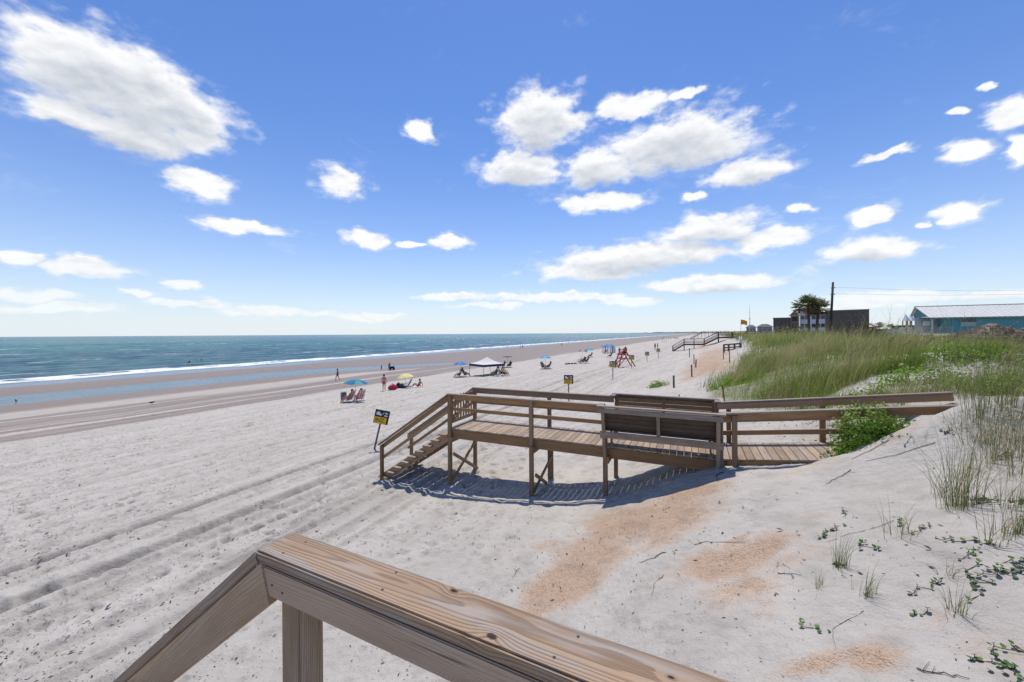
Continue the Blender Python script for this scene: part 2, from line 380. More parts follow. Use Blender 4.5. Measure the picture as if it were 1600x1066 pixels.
scarp2 = (1-np.abs((gt-1.0)/2.2)**2)*sstep(70, 76, gs)*(1-sstep(130, 170, gs)); orange = np.maximum(orange, .7*np.clip(scarp2, 0, 1))
orange = np.clip(orange*(.35+1.35*fbm(gx/.9, gy/.9, 241, 5)), 0, 1)*(1-sstep(12, 20, gt))
# green: how much plant litter and soil shows between the grass
VEG_E = [(-50,-6),(0,-5.6),(4,-5.2),(9,-4.75),(11,-4.3),(12.6,-2.3),(15,-1.1),(19,.2),(24,-.9),(30,-2.0),(41,-3.4),(60,-4.0),(100,-4.2),(300,-5),(3000,-8)]
BARE = [(1350,604,.95,.75),(1400,592,.8,.6),(1505,582,1.25,.6),(1560,585,.7,.5),(1452,553,1.5,1.6),(1270,560,.7,3.0),(1480,640,1.0,.7),(1215,570,.5,1.5),(1600,560,.8,.8),(1320,545,1.0,2.2),(1140,605,.7,.9)]
BARE = [(gpx(px, py), a, b) for px, py, a, b in BARE]
def veg_density(x, y):
    s, t = to_st(x, y); e = np.interp(s, [p[0] for p in VEG_E], [p[1] for p in VEG_E])
    d = sstep(.5, -.7, (t-e) + (fbm(x/1.7, y/1.7, 301, 3)-.5)*2.4) if False else (1-sstep(-.7, .5, (t-e)+(fbm(x/1.7, y/1.7, 301, 3)-.5)*2.0))
    for c, a, b in BARE:
        d = d*(1-.97*(1-sstep(.65, 1.15, np.sqrt(((x-c.x)/a)**2+((y-c.y)/b)**2)+(fbm(x/.6, y/.6, 311, 3)-.5)*.9)))
    k = (x-BA[0])*BU[0]+(y-BA[1])*BU[1]; w = (x-BA[0])*BN[0]+(y-BA[1])*BN[1]
    d = d*(1-((w > -.35) & (w < 1.45) & (k > 4) & (k < 10.4)))
    return d
green = veg_density(gx, gy)*np.clip(.3+fbm(gx/1.3, gy/1.3, 321, 3), 0, 1)
green = np.where(gs > 80, np.maximum(green, sstep(3, 5, -gt)), green)
for nm, arr in (('wet', wet), ('orange', orange), ('green', green), ('turned', np.clip(.75*trk*(.5+fbm(gs/.8, gt/.25, 251, 3)) + np.clip(-pit*16, 0, 1) + .55*np.clip((fbm(gs/2.2, gt/.35, 261, 4)-.47)*5, 0, 1)*np.exp(-((gt-8.6)/1.6)**2)*sstep(-3, 1, gs)*(1-sstep(9, 14, gs)), 0, 1))):  # last mask: painted shade of tracks and footprint pits, plus a dark gritty patch
    a = me.attributes.new(nm, 'FLOAT', 'POINT'); a.data.foreach_set('value', arr.astype(np.float32))
m, g, p = newmat('beach sand')
o = g.obj(); wetA, orA, grA = g.attr('wet'), g.attr('orange'), g.attr('green')
s_, t_ = g.v('DOT_PRODUCT', o, (ST, CT, 0)), g.v('DOT_PRODUCT', o, (-CT, ST, 0))
stv = g.com(g.m('MULTIPLY', s_, .16), t_, 0.0)
big = g.noise(stv, .9, 5, .6); mid = g.noise(o, 2.2, 5, .62); fine = g.noise(o, 55, 4, .7); grit = g.noise(o, 160, 3, .7)
c = g.mix(g.rng(big, .3, .7), (.415, .385, .343, 1), (.49, .46, .415, 1))
c = g.mix(g.m('MULTIPLY', g.rng(mid, .45, .75), .55), c, (.29, .265, .232, 1))
c = g.mix(g.m('MULTIPLY', g.rng(fine, .52, .8), .5), c, (.215, .196, .172, 1))
c = g.mix(g.m('MULTIPLY', g.attr('turned'), .62), c, (.18, .163, .142, 1))      # shade in tracks and footprints put into the colour, plus a gritty patch
c = g.mix(g.m('MULTIPLY', g.rng(grit, .66, .8), .5), c, (.15, .14, .13, 1))
# shell hash: orange grains among white ones
grain = g.n('ShaderNodeTexVoronoi', 'Color', Vector=o, Scale=75.0); gr_r, gr_g, gr_b = g.sep(grain)
shell = g.mix(gr_r, (.42, .22, .105, 1), (.56, .40, .27, 1)); shell = g.mix(g.rng(gr_g, .80, .86), shell, (.30, .16, .08, 1))
shell = g.mix(g.m('MULTIPLY', g.rng(g.noise(o, 2.6, 5, .65), .5, .68), .6), shell, (.20, .125, .08, 1))
shell = g.mix(.35, shell, (.47, .315, .20, 1))
of = g.rng(g.m('ADD', orA, g.m('MULTIPLY', g.m('SUBTRACT', g.noise(o, 4.5, 8, .75), .5), 1.25)), .10, .95)
of2 = g.m('MULTIPLY', of, g.rng(g.m('ADD', orA, g.m('MULTIPLY', g.m('SUBTRACT', gr_b, .5), .9)), .1, .45, .35, 1))
c = g.mix(g.m('MULTIPLY', of2, .68), c, shell)
# damp sand
wn_ = g.noise(stv, 2.2, 6, .65)
wf = g.rng(g.m('ADD', wetA, g.m('MULTIPLY', g.m('MULTIPLY', g.m('SUBTRACT', wn_, .5), .8), g.rng(wetA, 0.02, .3))), .05, .75)
dampc = g.mix(g.rng(g.noise(stv, 1.1, 4, .6), .35, .65), (.215, .145, .10, 1), (.19, .152, .12, 1))
c = g.mix(g.m('MULTIPLY', wf, .92), c, dampc)
lit_ = g.mix(g.rng(g.noise(o, 5, 5, .65), .3, .7), (.16, .135, .07, 1), (.075, .10, .03, 1))
c = g.mix(g.m('MULTIPLY', g.rng(grA, .15, .75), .62), c, lit_)
g.L.new(c, p.inputs['Base Color'])
g.L.new(g.rng(wf, .3, 1, .95, .5), p.inputs['Roughness']); g.L.new(g.rng(wf, .2, 1, .12, .3), p.inputs['Specular IOR Level'])
dry = g.m('SUBTRACT', 1.0, wf)
h = g.m('ADD', g.m('ADD', g.m('MULTIPLY', g.noise(o, 9.0, 6, .65), .05), g.m('MULTIPLY', fine, .012)), g.m('MULTIPLY', of, g.m('MULTIPLY', g.n('ShaderNodeTexVoronoi', 'Distance', Vector=o, Scale=48.0), -.022)))
g.L.new(g.bump(h, 1.0, g.m('MULTIPLY', dry, .9)), p.inputs['Normal'])
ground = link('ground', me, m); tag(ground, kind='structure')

# ------------------------------------------------------------------ sea
rad = np.concatenate([np.geomspace(60, 700, 420)[:-1], np.geomspace(700, 60000, 90)])
x, y, f = polar(520, rad, 1.5, 60)
s, t = to_st(x, y)
dist = np.hypot(x, y); fade = 1/(1+(dist/900)**2)
edge = 99.3 + (fbm(s/18, s*0, 401, 3)-.5)*5
sw = np.sin((t + (fbm(s/40, t/60, 411, 2)-.5)*22)*2*math.pi/13)
z = .20*np.maximum(sw, -.4)*sstep(100, 120, t)*fade + (fbm(s/7, t/3, 421, 3)-.5)*.5*sstep(98, 118, t)*fade + .30*np.exp(-((t-edge-6)/1.6)**2)*fade
z = z + .02
keep = (t-edge > -9.5) & (t < 1e9)
fk = keep[f].all(1); f = f[fk]
used = np.zeros(len(x), bool); used[f] = True; idx = np.cumsum(used)-1
me = mesh_np('sea', np.stack([x, y, z], 1)[used], idx[f], True)
a = me.attributes.new('offshore', 'FLOAT', 'POINT'); a.data.foreach_set('value', (t-edge)[used].astype(np.float32))
m, g, p = newmat('sea water')
o = g.obj(); off = g.attr('offshore')
s_, t_ = g.v('DOT_PRODUCT', o, (ST, CT, 0)), g.v('DOT_PRODUCT', o, (-CT, ST, 0))
wv = g.com(g.m('MULTIPLY', s_, .22), t_, 0.0)
wv2 = g.com(g.m('MULTIPLY', s_, .06), g.m('MULTIPLY', t_, .5), 0.0)
band = g.noise(wv2, .05, 5, .6)
deep = g.mix(g.rng(band, .42, .58), (.004, .045, .080, 1), (.010, .165, .135, 1))
shal = g.mix(g.rng(g.noise(wv, .35, 3), .35, .65), (.004, .042, .085, 1), (.016, .125, .125, 1))
c = g.mix(g.rng(off, 25, 330), shal, deep)
c = g.mix(g.rng(off, 500, 4000), c, (.008, .115, .115, 1))
swash = g.rng(off, .5, 2.0, 1, 0); c = g.mix(swash, c, (.12, .165, .20, 1))
fn = g.noise(wv, .8, 6, .68, .4)
foam = g.m('MULTIPLY', g.rng(off, -.6, 2.2), g.rng(off, 4.0, 13, 1, 0))
foam = g.rng(g.m('ADD', foam, g.m('MULTIPLY', g.m('SUBTRACT', fn, .5), 3.2)), .60, 1.0)
foam2 = g.m('MULTIPLY', g.rng(g.noise(g.com(g.m('MULTIPLY', s_, .10), g.m('MULTIPLY', t_, .6), 3.0), .16, 5, .6), .60, .66), g.m('MULTIPLY', g.rng(off, 8, 25), g.rng(off, 150, 900, 1, .25)))
foam2 = g.m('MULTIPLY', foam2, g.rng(fn, .42, .6))
foam = g.m('MAXIMUM', foam, g.m('MULTIPLY', foam2, .85))
c = g.mix(foam, c, (.82, .83, .83, 1))
g.L.new(c, p.inputs['Base Color']); g.L.new(g.rng(foam, 0, 1, .22, .8), p.inputs['Roughness']); p.inputs['IOR'].default_value = 1.33
g.L.new(g.rng(foam, 0, 1, .2, .1), p.inputs['Specular IOR Level'])
h = g.m('ADD', g.noise(wv, 1.1, 6, .62), g.m('MULTIPLY', g.noise(o, .25, 5, .6), .6))
g.L.new(g.bump(h, .7, g.rng(off, -3, 3, .05, 1.0)), p.inputs['Normal'])
sea = link('sea', me, m); tag(sea, kind='structure')

# tidal pool: still water lying in the trough behind the sand bar
m, g, p = newmat('tidal pool water')
o = g.obj(); s_, t_ = g.v('DOT_PRODUCT', o, (ST, CT, 0)), g.v('DOT_PRODUCT', o, (-CT, ST, 0))
wv = g.com(g.m('MULTIPLY', s_, .3), t_, 0.0)
g.L.new(g.mix(g.rng(g.noise(wv, .5, 4), .35, .65), (.075, .125, .15, 1), (.105, .155, .175, 1)), p.inputs['Base Color'])
p.inputs['Roughness'].default_value = .20; p.inputs['Specular IOR Level'].default_value = .3
g.L.new(g.bump(g.noise(wv, 2.2, 5, .6), .12, 1.0), p.inputs['Normal'])
S_ = np.linspace(-160, 112, 140); T_ = np.linspace(-10.5, 10.5, 12)
ss, tt = np.meshgrid(S_, T_); tt = tt + tr_center(ss)
px_, py_ = ss*ST-tt*CT, ss*CT+tt*ST
n_ = len(S_); i = np.arange(len(T_)-1)[:, None]*n_; j = np.arange(n_-1)[None, :]
fq = np.stack([i+j, i+j+1, i+n_+j+1, i+n_+j], -1).reshape(-1, 4)
pool = link('tidal_pool_water', mesh_np('tidal_pool_water', np.stack([px_.ravel(), py_.ravel(), np.full(px_.size, EYE-7.235)], 1), fq, True), m); tag(pool, kind='structure')

# far shore: the coast bends out to sea beyond the end of the beach
xs = np.linspace(985, 1420, 220); hv = []; D0 = 3200.0
top = 4 + 9*sstep(985, 1040, xs) + (fbm(xs/7, xs*0, 451, 4)-.5)*9
V, Fq = [], []
for i, px in enumerate(xs):
    r = ray(px, 519); d = D0*(1+.25*(xs[-1]-px)/400); a = Vector((r.x*d, d, 0)); bk = Vector((r.x*(d+500), d+500, 0))
    hh = max(1.5, top[i]); V += [(a.x, a.y, -1), (a.x*1.003, a.y*1.003, 2.0), (a.x*1.02, a.y*1.02, hh), (bk.x, bk.y, hh*.8), (bk.x, bk.y, -1)]
for i in range(len(xs)-1):
    for q_ in range(4): Fq.append((i*5+q_, i*5+q_+1, i*5+5+q_+1, i*5+5+q_))
hm = simple('far coast scrub', (.12, .145, .13), .95, var=.35, scale=.01)
hl = link('headland', mesh_np('headland', V, Fq, True), hm); tag(hl, kind='structure')
# ------------------------------------------------------------------ weathered timber
def wood(name, light, dark, grey, ring=.0058, pith=(.03, -.075, .035), knots=(), greyamt=.5, bumpd=.0018, stain=None, rnd=True, gritty=0.0):
    """x runs along the grain. growth rings round a pith line that drifts through the board, knots bend them."""
    m, g, p = newmat(name); o = g.obj(); x, y, z = g.sep(o)
    if rnd:
        r = g.n('ShaderNodeObjectInfo', 'Random')
        isl = g.n('ShaderNodeNewGeometry', 'Random Per Island')
        r = g.m('FRACT', g.m('ADD', r, g.m('MULTIPLY', isl, .77)))
        x = g.m('ADD', x, g.m('MULTIPLY', r, 41.0)); y = g.m('ADD', y, g.m('MULTIPLY', g.m('SUBTRACT', r, .5), .09))
    xl = g.com(g.m('MULTIPLY', x, .32), g.m('MULTIPLY', y, 2.0), g.m('MULTIPLY', z, 2.0))
    w1 = g.n('ShaderNodeTexNoise', 1, Vector=xl, Scale=1.5, Detail=3.0, Roughness=.5)
    wx, wy, wz = g.sep(w1)
    py = g.m('ADD', g.m('SUBTRACT', y, pith[0]), g.m('MULTIPLY', g.m('SUBTRACT', wx, .5), .10))
    pz = g.m('ADD', g.m('ADD', g.m('SUBTRACT', z, pith[1]), g.m('MULTIPLY', g.m('SINE', g.m('MULTIPLY', x, 1.3)), pith[2])), g.m('MULTIPLY', g.m('SUBTRACT', wy, .5), .11))
    rr = g.m('SQRT', g.m('ADD', g.m('MULTIPLY', py, py), g.m('MULTIPLY', pz, pz)))
    core = None
    for (kx, ky, kr) in knots:
        d = g.m('SQRT', g.m('ADD', g.m('POWER', g.m('MULTIPLY', g.m('SUBTRACT', x, kx), .55), 2.0), g.m('POWER', g.m('SUBTRACT', y, ky), 2.0)))
        e = g.m('EXPONENT', g.m('MULTIPLY', g.m('POWER', g.m('DIVIDE', d, kr*1.7), 1.5), -1.0))
        rr = g.m('ADD', rr, g.m('MULTIPLY', e, kr*1.25))
        k = g.rng(g.m('ADD', d, g.m('MULTIPLY', g.m('SUBTRACT', g.noise(o, 60, 2), .5), kr*.5)), kr*.35, kr*.75, 1, 0); core = k if core is None else g.m('MAXIMUM', core, k)
    fib = g.noise(g.com(g.m('MULTIPLY', x, 3.5), g.m('MULTIPLY', y, 260), g.m('MULTIPLY', z, 260)), 1.0, 4, .65)
    wob = g.noise(g.com(g.m('MULTIPLY', x, 2.0), g.m('MULTIPLY', y, 30), g.m('MULTIPLY', z, 30)), 1.0, 3)
    ph = g.m('FRACT', g.m('ADD', g.m('DIVIDE', rr, ring), g.m('MULTIPLY', wob, 2.1)))
    late = g.m('MULTIPLY', g.rng(ph, .35, .86), g.rng(ph, .90, .99, 1, 0))
    late = g.m('MULTIPLY', late, g.rng(fib, .25, .6, .6, 1))
    patch = g.noise(g.com(g.m('MULTIPLY', x, 2.6), g.m('MULTIPLY', y, 18), g.m('MULTIPLY', z, 18)), 1.0, 5, .6)
    tone = g.noise(g.com(g.m('MULTIPLY', x, 1.1), g.m('MULTIPLY', y, 9), g.m('MULTIPLY', z, 9)), 1.0, 3, .6)
    base = g.mix(g.rng(tone, .3, .7), c4(light), c4([v*.72 for v in light]))
    base = g.mix(g.m('MULTIPLY', g.rng(patch, .47, .66), greyamt), base, c4(grey))
    c = g.mix(g.m('MULTIPLY', late, .62), base, c4(dark))
    c = g.mix(g.m('MULTIPLY', g.rng(fib, .55, .8), .35), c, c4([v*.45 for v in dark]))
    ck = g.noise(g.com(g.m('MULTIPLY', x, 1.6), g.m('MULTIPLY', y, 95), g.m('MULTIPLY', z, 95)), 1.0, 2, .5, .15)
    ck = g.rng(ck, .70, .745); c = g.mix(g.m('MULTIPLY', ck, .85), c, c4([v*.3 for v in dark]))
    if stain: c = g.mix(g.m('MULTIPLY', g.rng(g.noise(o, 7.0, 4, .6), .5, .72), .55), c, c4(stain))
    if core is not None: c = g.mix(core, c, (.035, .018, .010, 1))
    if rnd: c = g.n('ShaderNodeHueSaturation', Saturation=g.rng(r, 0, 1, .8, 1.1, False), Value=g.rng(g.m('FRACT', g.m('MULTIPLY', r, 7.3)), 0, 1, .78, 1.15, False), Color=c)
    g.L.new(c, p.inputs['Base Color']); p.inputs['Roughness'].default_value = .72; p.inputs['Specular IOR Level'].default_value = .3
    h = g.m('SUBTRACT', g.m('ADD', g.m('MULTIPLY', late, .8), g.m('MULTIPLY', fib, .5)), g.m('MULTIPLY', ck, 1.6))
    if core is not None: h = g.m('SUBTRACT', h, g.m('MULTIPLY', core, 1.5))
    g.L.new(g.bump(h, bumpd, .8), p.inputs['Normal'])
    return m
WALK = wood('walkover timber', (.46, .265, .12), (.17, .09, .042), (.31, .245, .195), greyamt=.45)
WALKD = wood('walkover deck planks', (.42, .315, .22), (.17, .115, .075), (.42, .37, .32), greyamt=.6, stain=(.30, .16, .07))
WALKP = wood('walkover post timber', (.36, .215, .105), (.13, .075, .038), (.33, .285, .22), greyamt=.55)
WALKSHADE = wood('shade painted bench slats', (.125, .092, .066), (.06, .043, .03), (.14, .115, .092), greyamt=.5)  # shade inside the near bench is painted in as darker timber
WALKG = wood('grey bench timber', (.36, .275, .20), (.17, .12, .09), (.36, .315, .27), greyamt=.75)

# ------------------------------------------------------------------ foreground stair rail at the camera's own walkover
capm = wood('rail cap timber', (.37, .255, .165), (.15, .092, .056), (.33, .30, .27), ring=.0066, pith=(.012, -.055, .010), greyamt=.75, rnd=False, bumpd=.0026,
            knots=((-1.10, .048, .011), (-.93, -.045, .014), (-.55, .02, .006), (-.20, -.045, .008), (.12, .0, .008)))
sidem = wood('rail side timber', (.50, .35, .235), (.34, .23, .15), (.47, .375, .285), ring=.005, pith=(-.11, .05, .012), greyamt=.6, rnd=False, bumpd=.001, knots=((-.35, .3, .02),))
sidem2 = wood('stair side timber', (.48, .325, .20), (.29, .185, .11), (.45, .355, .27), ring=.0075, pith=(-.06, .045, .03), greyamt=.5, rnd=False, bumpd=.001)
capm2 = wood('stair cap timber', (.40, .29, .205), (.22, .15, .10), (.40, .34, .285), ring=.006, pith=(.02, -.06, .03), greyamt=.5, rnd=False, bumpd=.002)
postm = wood('newel timber', (.38, .265, .165), (.15, .09, .052), (.39, .33, .27), ring=.0065, pith=(.06, .075, .01), greyamt=.45, rnd=False, bumpd=.0012)
H_R = .70                                               # rail top under the eye
def at_h(px, py, h):                                    # point of a sight line h metres under the eye
    r = ray(px, py); k = -h/r.z; return Vector((r.x*k, k, EYE-h))
c0 = at_h(398, 860, H_R); c1 = at_h(462, 831, H_R)      # end of the cap: near and far corners
e_n = at_h(912, 1066, H_R); du = (e_n-c0).normalized(); dn = Vector((-du.y, du.x, 0))
CW = max(.135, min(.15, (c1-c0).dot(dn)))
rail = empty('handrail', (c0.x, c0.y, gz(c0.x, c0.y)))
tag(rail, 'brown timber handrail in the foreground, wide grained cap bending down along a stair', 'handrail')
LR = 3.6; mid = c0 + dn*CW/2
skew = (c1-c0).dot(du)
b0 = mid + Vector((0, 0, -.019))
cap = board('rail_cap', b0, b0+du*LR, CW, .038, capm, rail, bev=.006)
for v in cap.data.vertices:                             # the cap is cut off at an angle where the stair rail meets it
    if v.co.x < 0: v.co.x += skew*(v.co.y+CW/2)/CW
s0 = c0 + dn*.019 + du*.004 + Vector((0, 0, -.038-.0465))
board('side_board', s0, s0+du*(LR-.2), .038, .089, sidem, rail, bev=.003)
# posts: the first stands 8 cm in from the end
for q in (.115, 1.95, 3.4):
    pt = c0 + du*q + dn*(.038+.003+.0445)
    zt = EYE-H_R-.042
    po = board('post', (pt.x, pt.y, gz(pt.x, pt.y)-.6), (pt.x, pt.y, zt), .089, .089, postm, rail, up=du, bev=.005)
NAIL = simple('rusty nail', (.05, .035, .028), .6, .3)
for q, e in ((.10, .03), (.105, .105), (.52, .035), (.50, .11), (1.02, .03), (1.05, .108), (1.55, .034), (1.95, .03), (1.96, .11)):
    a_ = c0 + du*q + dn*e; nb = MB(); nb.tube(a_-Vector((0, 0, .004)), a_+Vector((0, 0, .0012)), .0042, .0036, 8); x_ = nb.build('nail', NAIL, rail); x_.matrix_basis = Matrix.Translation(-Vector(rail.location))
for q in (.09, .14, 1.93, 1.98):
    a_ = c0 + du*q + Vector((0, 0, -.07-.02*(q*10 % 2))); nb = MB(); nb.tube(a_+dn*.006, a_-dn*.0015, .0042, .0036, 8); x_ = nb.build('nail', NAIL, rail); x_.matrix_basis = Matrix.Translation(-Vector(rail.location))
# stair rail: runs down towards the sea and away from the lens
ax = at_h(398, 862, H_R)
def stair_pt(k, slope):
    return ax + Vector((dn.x*k*0, dn.y*k*0, 0)) + sd*k + Vector((0, 0, -slope*k))
sd = Vector((-du.x, -du.y, 0))                           # away from the flat rail, seawards
# find the slope so that the near top edge leaves the picture where it does in the photo
best = None
for sl_ in np.arange(.4, 1.2, .01):
    for k in np.arange(.1, 3, .01):
        q = ax + sd*k + Vector((0, 0, -sl_*k)); d = q - Vector((0, 0, EYE)); px = 800+F*d.x/d.y; py = HORY-F*d.z/d.y
        e = abs(px-165)+abs(py-1066+ (800-165)*0.0064*0)
        if best is None or e < best[0]: best = (e, sl_, k)
SLOPE = best[1]; print('stair slope', SLOPE, 'dir', du[:], 'cap width', CW, 'skew', skew)
dsl = (sd + Vector((0, 0, -SLOPE))).normalized(); upn = Vector((0, 0, 1)) - dsl*dsl.z; upn.normalize()
m0_ = ax + dn*CW/2 - upn*.019 + dsl*(.0)
sc_ = board('stair_cap', m0_ + dsl*.006, m0_+dsl*3.1, CW, .038, capm2, rail, up=upn, bev=.005)
for v in sc_.data.vertices:
    if v.co.x < 0: v.co.x += skew*(v.co.y-(-CW/2))/CW*-.2
s1 = ax + dn*.019 - upn*(.038+.064)
board('stair_side_board', s1 + dsl*.012, s1 + dsl*2.95, .038, .122, sidem2, rail, up=upn, bev=.003, cut0=-.35)
pe = ax + dsl*2.8 + dn*.085
board('post', (pe.x, pe.y, gz(pe.x, pe.y)-.4), (pe.x, pe.y, pe.z-.07), .089, .089, postm, rail, up=du, bev=.005)

# ------------------------------------------------------------------ the walkover in the middle: deck, stair, rails, two benches
walk = empty('beach_walkover', bp(0, 0, gz(*bp(0, 0)[:2])))
tag(walk, 'weathered brown timber beach walkover with stair, rails and built-in benches standing on posts', 'walkover')
KE = 10.6
def L3(k, w, z): return bp(k, w, z)
# planks across the deck
mb = MB(); k = -.02; random.seed(4)
while k < KE:
    zt = deck_z(k+.07) - .019 + random.uniform(-.002, .002); ov = random.uniform(-.012, .012)
    sl_ = .13 if k > 6.6 else 0
    mb.bar(L3(k+.068, -.045+ov, zt), L3(k+.068, BW+.045+ov, zt), .136, .036, up=(-BU[0]*sl_, -BU[1]*sl_, 1), bev=.004); k += .1445
dk = mb.build('deck', WALKD, walk); dk.matrix_basis = Matrix.Translation(-Vector(walk.location))
# grain across the walk: give the planks' mesh its own frame
Mk = Matrix((Vector((BN[0], BN[1], 0)), Vector((-BU[0], -BU[1], 0)), Vector((0, 0, 1)))).transposed().to_4x4(); Mk.translation = bp(0, 0, DECK)
dk.data.transform(Mk.inverted()); dk.matrix_basis = Matrix.Translation(-Vector(walk.location)) @ Mk
KB0, KB1 = 4.2, 6.62
for w in (0.0, BW):                                     # beams under the edges
    o_ = -.0 if w == 0 else .0
    board('beam', L3(-.06, w, DECK-.038-.13), L3(6.7, w, DECK-.038-.13), .038, .235, WALK, walk)
    board('beam', L3(6.72, w, DECK-.038-.12), L3(KE, w, deck_z(KE)-.038-.13), .038, .235, WALK, walk)
board('end_beam', L3(-.08, 0.02, DECK-.038-.13), L3(-.08, BW-.02, DECK-.038-.13), .038, .235, WALK, walk)
def gpost(k, w, top, name='post', t=.095, wall=None, mat=None):
    b_ = L3(k, w, 0); board(name, (b_.x, b_.y, gz(b_.x, b_.y)-.5), (b_.x, b_.y, top), t, t, mat or WALKP, walk, up=(BU[0], BU[1], 0), bev=.005)
RT = DECK+.955
for k in (0.0, 2.42):
    for w in (-.072, BW+.072): gpost(k, w, RT-.04)
for w, sgn in ((-.072, -1), (BW+.072, 1)):
    gpost(KB0+.05, w, DECK+.30)                         # bench posts
    gpost(KB1-.03, w, RT-.02); gpost(KB1+.22, w+.0, RT-.03)
    gpost(8.6, w, deck_z(8.6)+.91)
for k in (0.0, 2.42, KB0+.05): board('cross_beam', L3(k+.068, -.15, DECK-.30), L3(k+.068, BW+.15, DECK-.30), .038, .16, WALK, walk)
# crossed braces under the seaward end
for k, z0, z1 in ((0.0, .42, .95), (2.42, .18, .62)):
    b0_, b1_ = L3(k, -.02, 0), L3(k, BW+.02, 0); g0, g1 = gz(b0_.x, b0_.y), gz(b1_.x, b1_.y)
    board('brace', L3(k+.06, -.06, g0+.10), L3(k+.06, BW+.06, g1+z1), .038, .085, WALK, walk)
    board('brace', L3(k+.105, -.06, g0+z1-.1), L3(k+.105, BW*.62 if k else BW+.05, g1+.05), .038, .085, WALK, walk)
gpost(2.46, -.15, DECK-.20, 'splice', .07); gpost(2.46, BW+.15, DECK-.55, 'splice', .07)
# rails
def rails(k0, k1, w, z0, z1, sgn):
    wi = w - sgn*.066
    board('rail_cap', L3(k0, w-.01*sgn, z0+.019), L3(k1, w-.01*sgn, z1+.019), .14, .036, WALKG, walk)
    board('top_rail', L3(k0, wi, z0-.065), L3(k1, wi, z1-.065), .036, .125, WALK, walk)
    board('mid_rail', L3(k0, wi, z0-.39), L3(k1, wi, z1-.39), .036, .09, WALK, walk)
for w, sgn in ((-.072, -1), (BW+.072, 1)):
    rails(-.05, KB0+.02, w, RT-.04, RT-.04, sgn)
    ke = 10.1 if sgn < 0 else 10.6
    rails(KB1-.02, 8.6, w, RT-.04, deck_z(8.6)+.915, sgn); rails(8.6, ke, w, deck_z(8.6)+.915, deck_z(ke)+.915, sgn)
# benches: backs lean outwards over the edge
for w, sg, nm in ((0.0, -1, 'near'), (BW, 1, 'far')):
    O = lambda k, off, z: L3(k, w+sg*off, z)
    bn = empty('bench', (0, 0, 0)); bn.parent = walk
    kk = lambda k: k
    ks = (KB0+.05, (KB0+KB1)/2, KB1-.08)
    for k in ks[::2]: board('bench_leg', O(k, .10, DECK-.28), O(k, .335, RT-.03), .085, .075, WALKG, bn, up=(BU[0], BU[1], 0))
    board('bench_leg', O(ks[1], .20, DECK+.36), O(ks[1], .335, RT-.05), .04, .07, WALKG, bn, up=(BU[0], BU[1], 0))
    board('bench_cap', O(KB0-.08, .34, RT+.005), O(KB1+.05, .34, RT+.005), .15, .036, WALKG, bn)
    board('bench_cap_return', O(KB0-.02, .0, RT-.005), O(KB0-.02, .27, RT-.003), .13, .036, WALKG, bn)
    board('bench_cap_return', O(KB1-.0, .0, RT-.005), O(KB1-.0, .27, RT-.003), .13, .036, WALKG, bn)
    board('back_rail', O(KB0-.05, .405, RT-.075), O(KB1+.0, .405, RT-.075), .036, .105, WALKG, bn, up=(0, 0, 1))
    board('seat_rail', O(KB0-.03, .245, DECK+.31), O(KB1+.02, .245, DECK+.31), .036, .145, WALKG, bn)
    mb = MB()                                           # back slats, lying on the inside of the legs
    for q in (-.04, .18, .40, .62, .84):
        z_ = DECK+.46+(RT-DECK-.5)*q; of = .155+(.30-.155)*q
        mb.bar(O(KB0, of-.02, z_), O(KB1-.02, of-.02, z_), .03, .098, up=(BN[0]*sg*.32, BN[1]*sg*.32, 1), bev=.004)
    x_ = mb.build('backrest', WALKSHADE if nm == 'near' else WALK, bn); x_.matrix_basis = Matrix.Translation(-Vector(walk.location))
    mb = MB()
    for q in (-.30, -.16, -.02, .12): mb.bar(O(KB0+.0, q, DECK+.40), O(KB1-.02, q, DECK+.40), .128, .036, bev=.004)
    x_ = mb.build('seat', WALKSHADE if nm == 'near' else WALK, bn); x_.matrix_basis = Matrix.Translation(-Vector(walk.location))
    for k in (KB0+.12, KB1-.2): board('seat_support', O(k, -.32, DECK), O(k, -.32, DECK+.38), .085, .038, WALK, bn, up=(BU[0], BU[1], 0))
# gate across the head of the stair
gt_ = empty('gate', (0, 0, 0)); gt_.parent = walk
mb = MB()
for i in range(8):
    w = .10+i*(BW-.2)/7; mb.bar(L3(-.03, w, DECK+.10), L3(-.03, w, RT-.08), .035, .035, up=(BU[0], BU[1], 0))
x_ = mb.build('baluster', WALK, gt_); x_.matrix_basis = Matrix.Translation(-Vector(walk.location)); x_.name = 'balusters'
board('gate_rail', L3(.01, .03, RT-.14), L3(.01, BW-.03, RT-.14), .036, .085, WALK, gt_)
board('gate_rail', L3(.01, .03, DECK+.16), L3(.01, BW-.03, DECK+.16), .036, .085, WALK, gt_)
board('gate_brace', L3(.03, .05, DECK+.2), L3(.03, BW-.06, RT-.2), .036, .07, WALK, gt_)
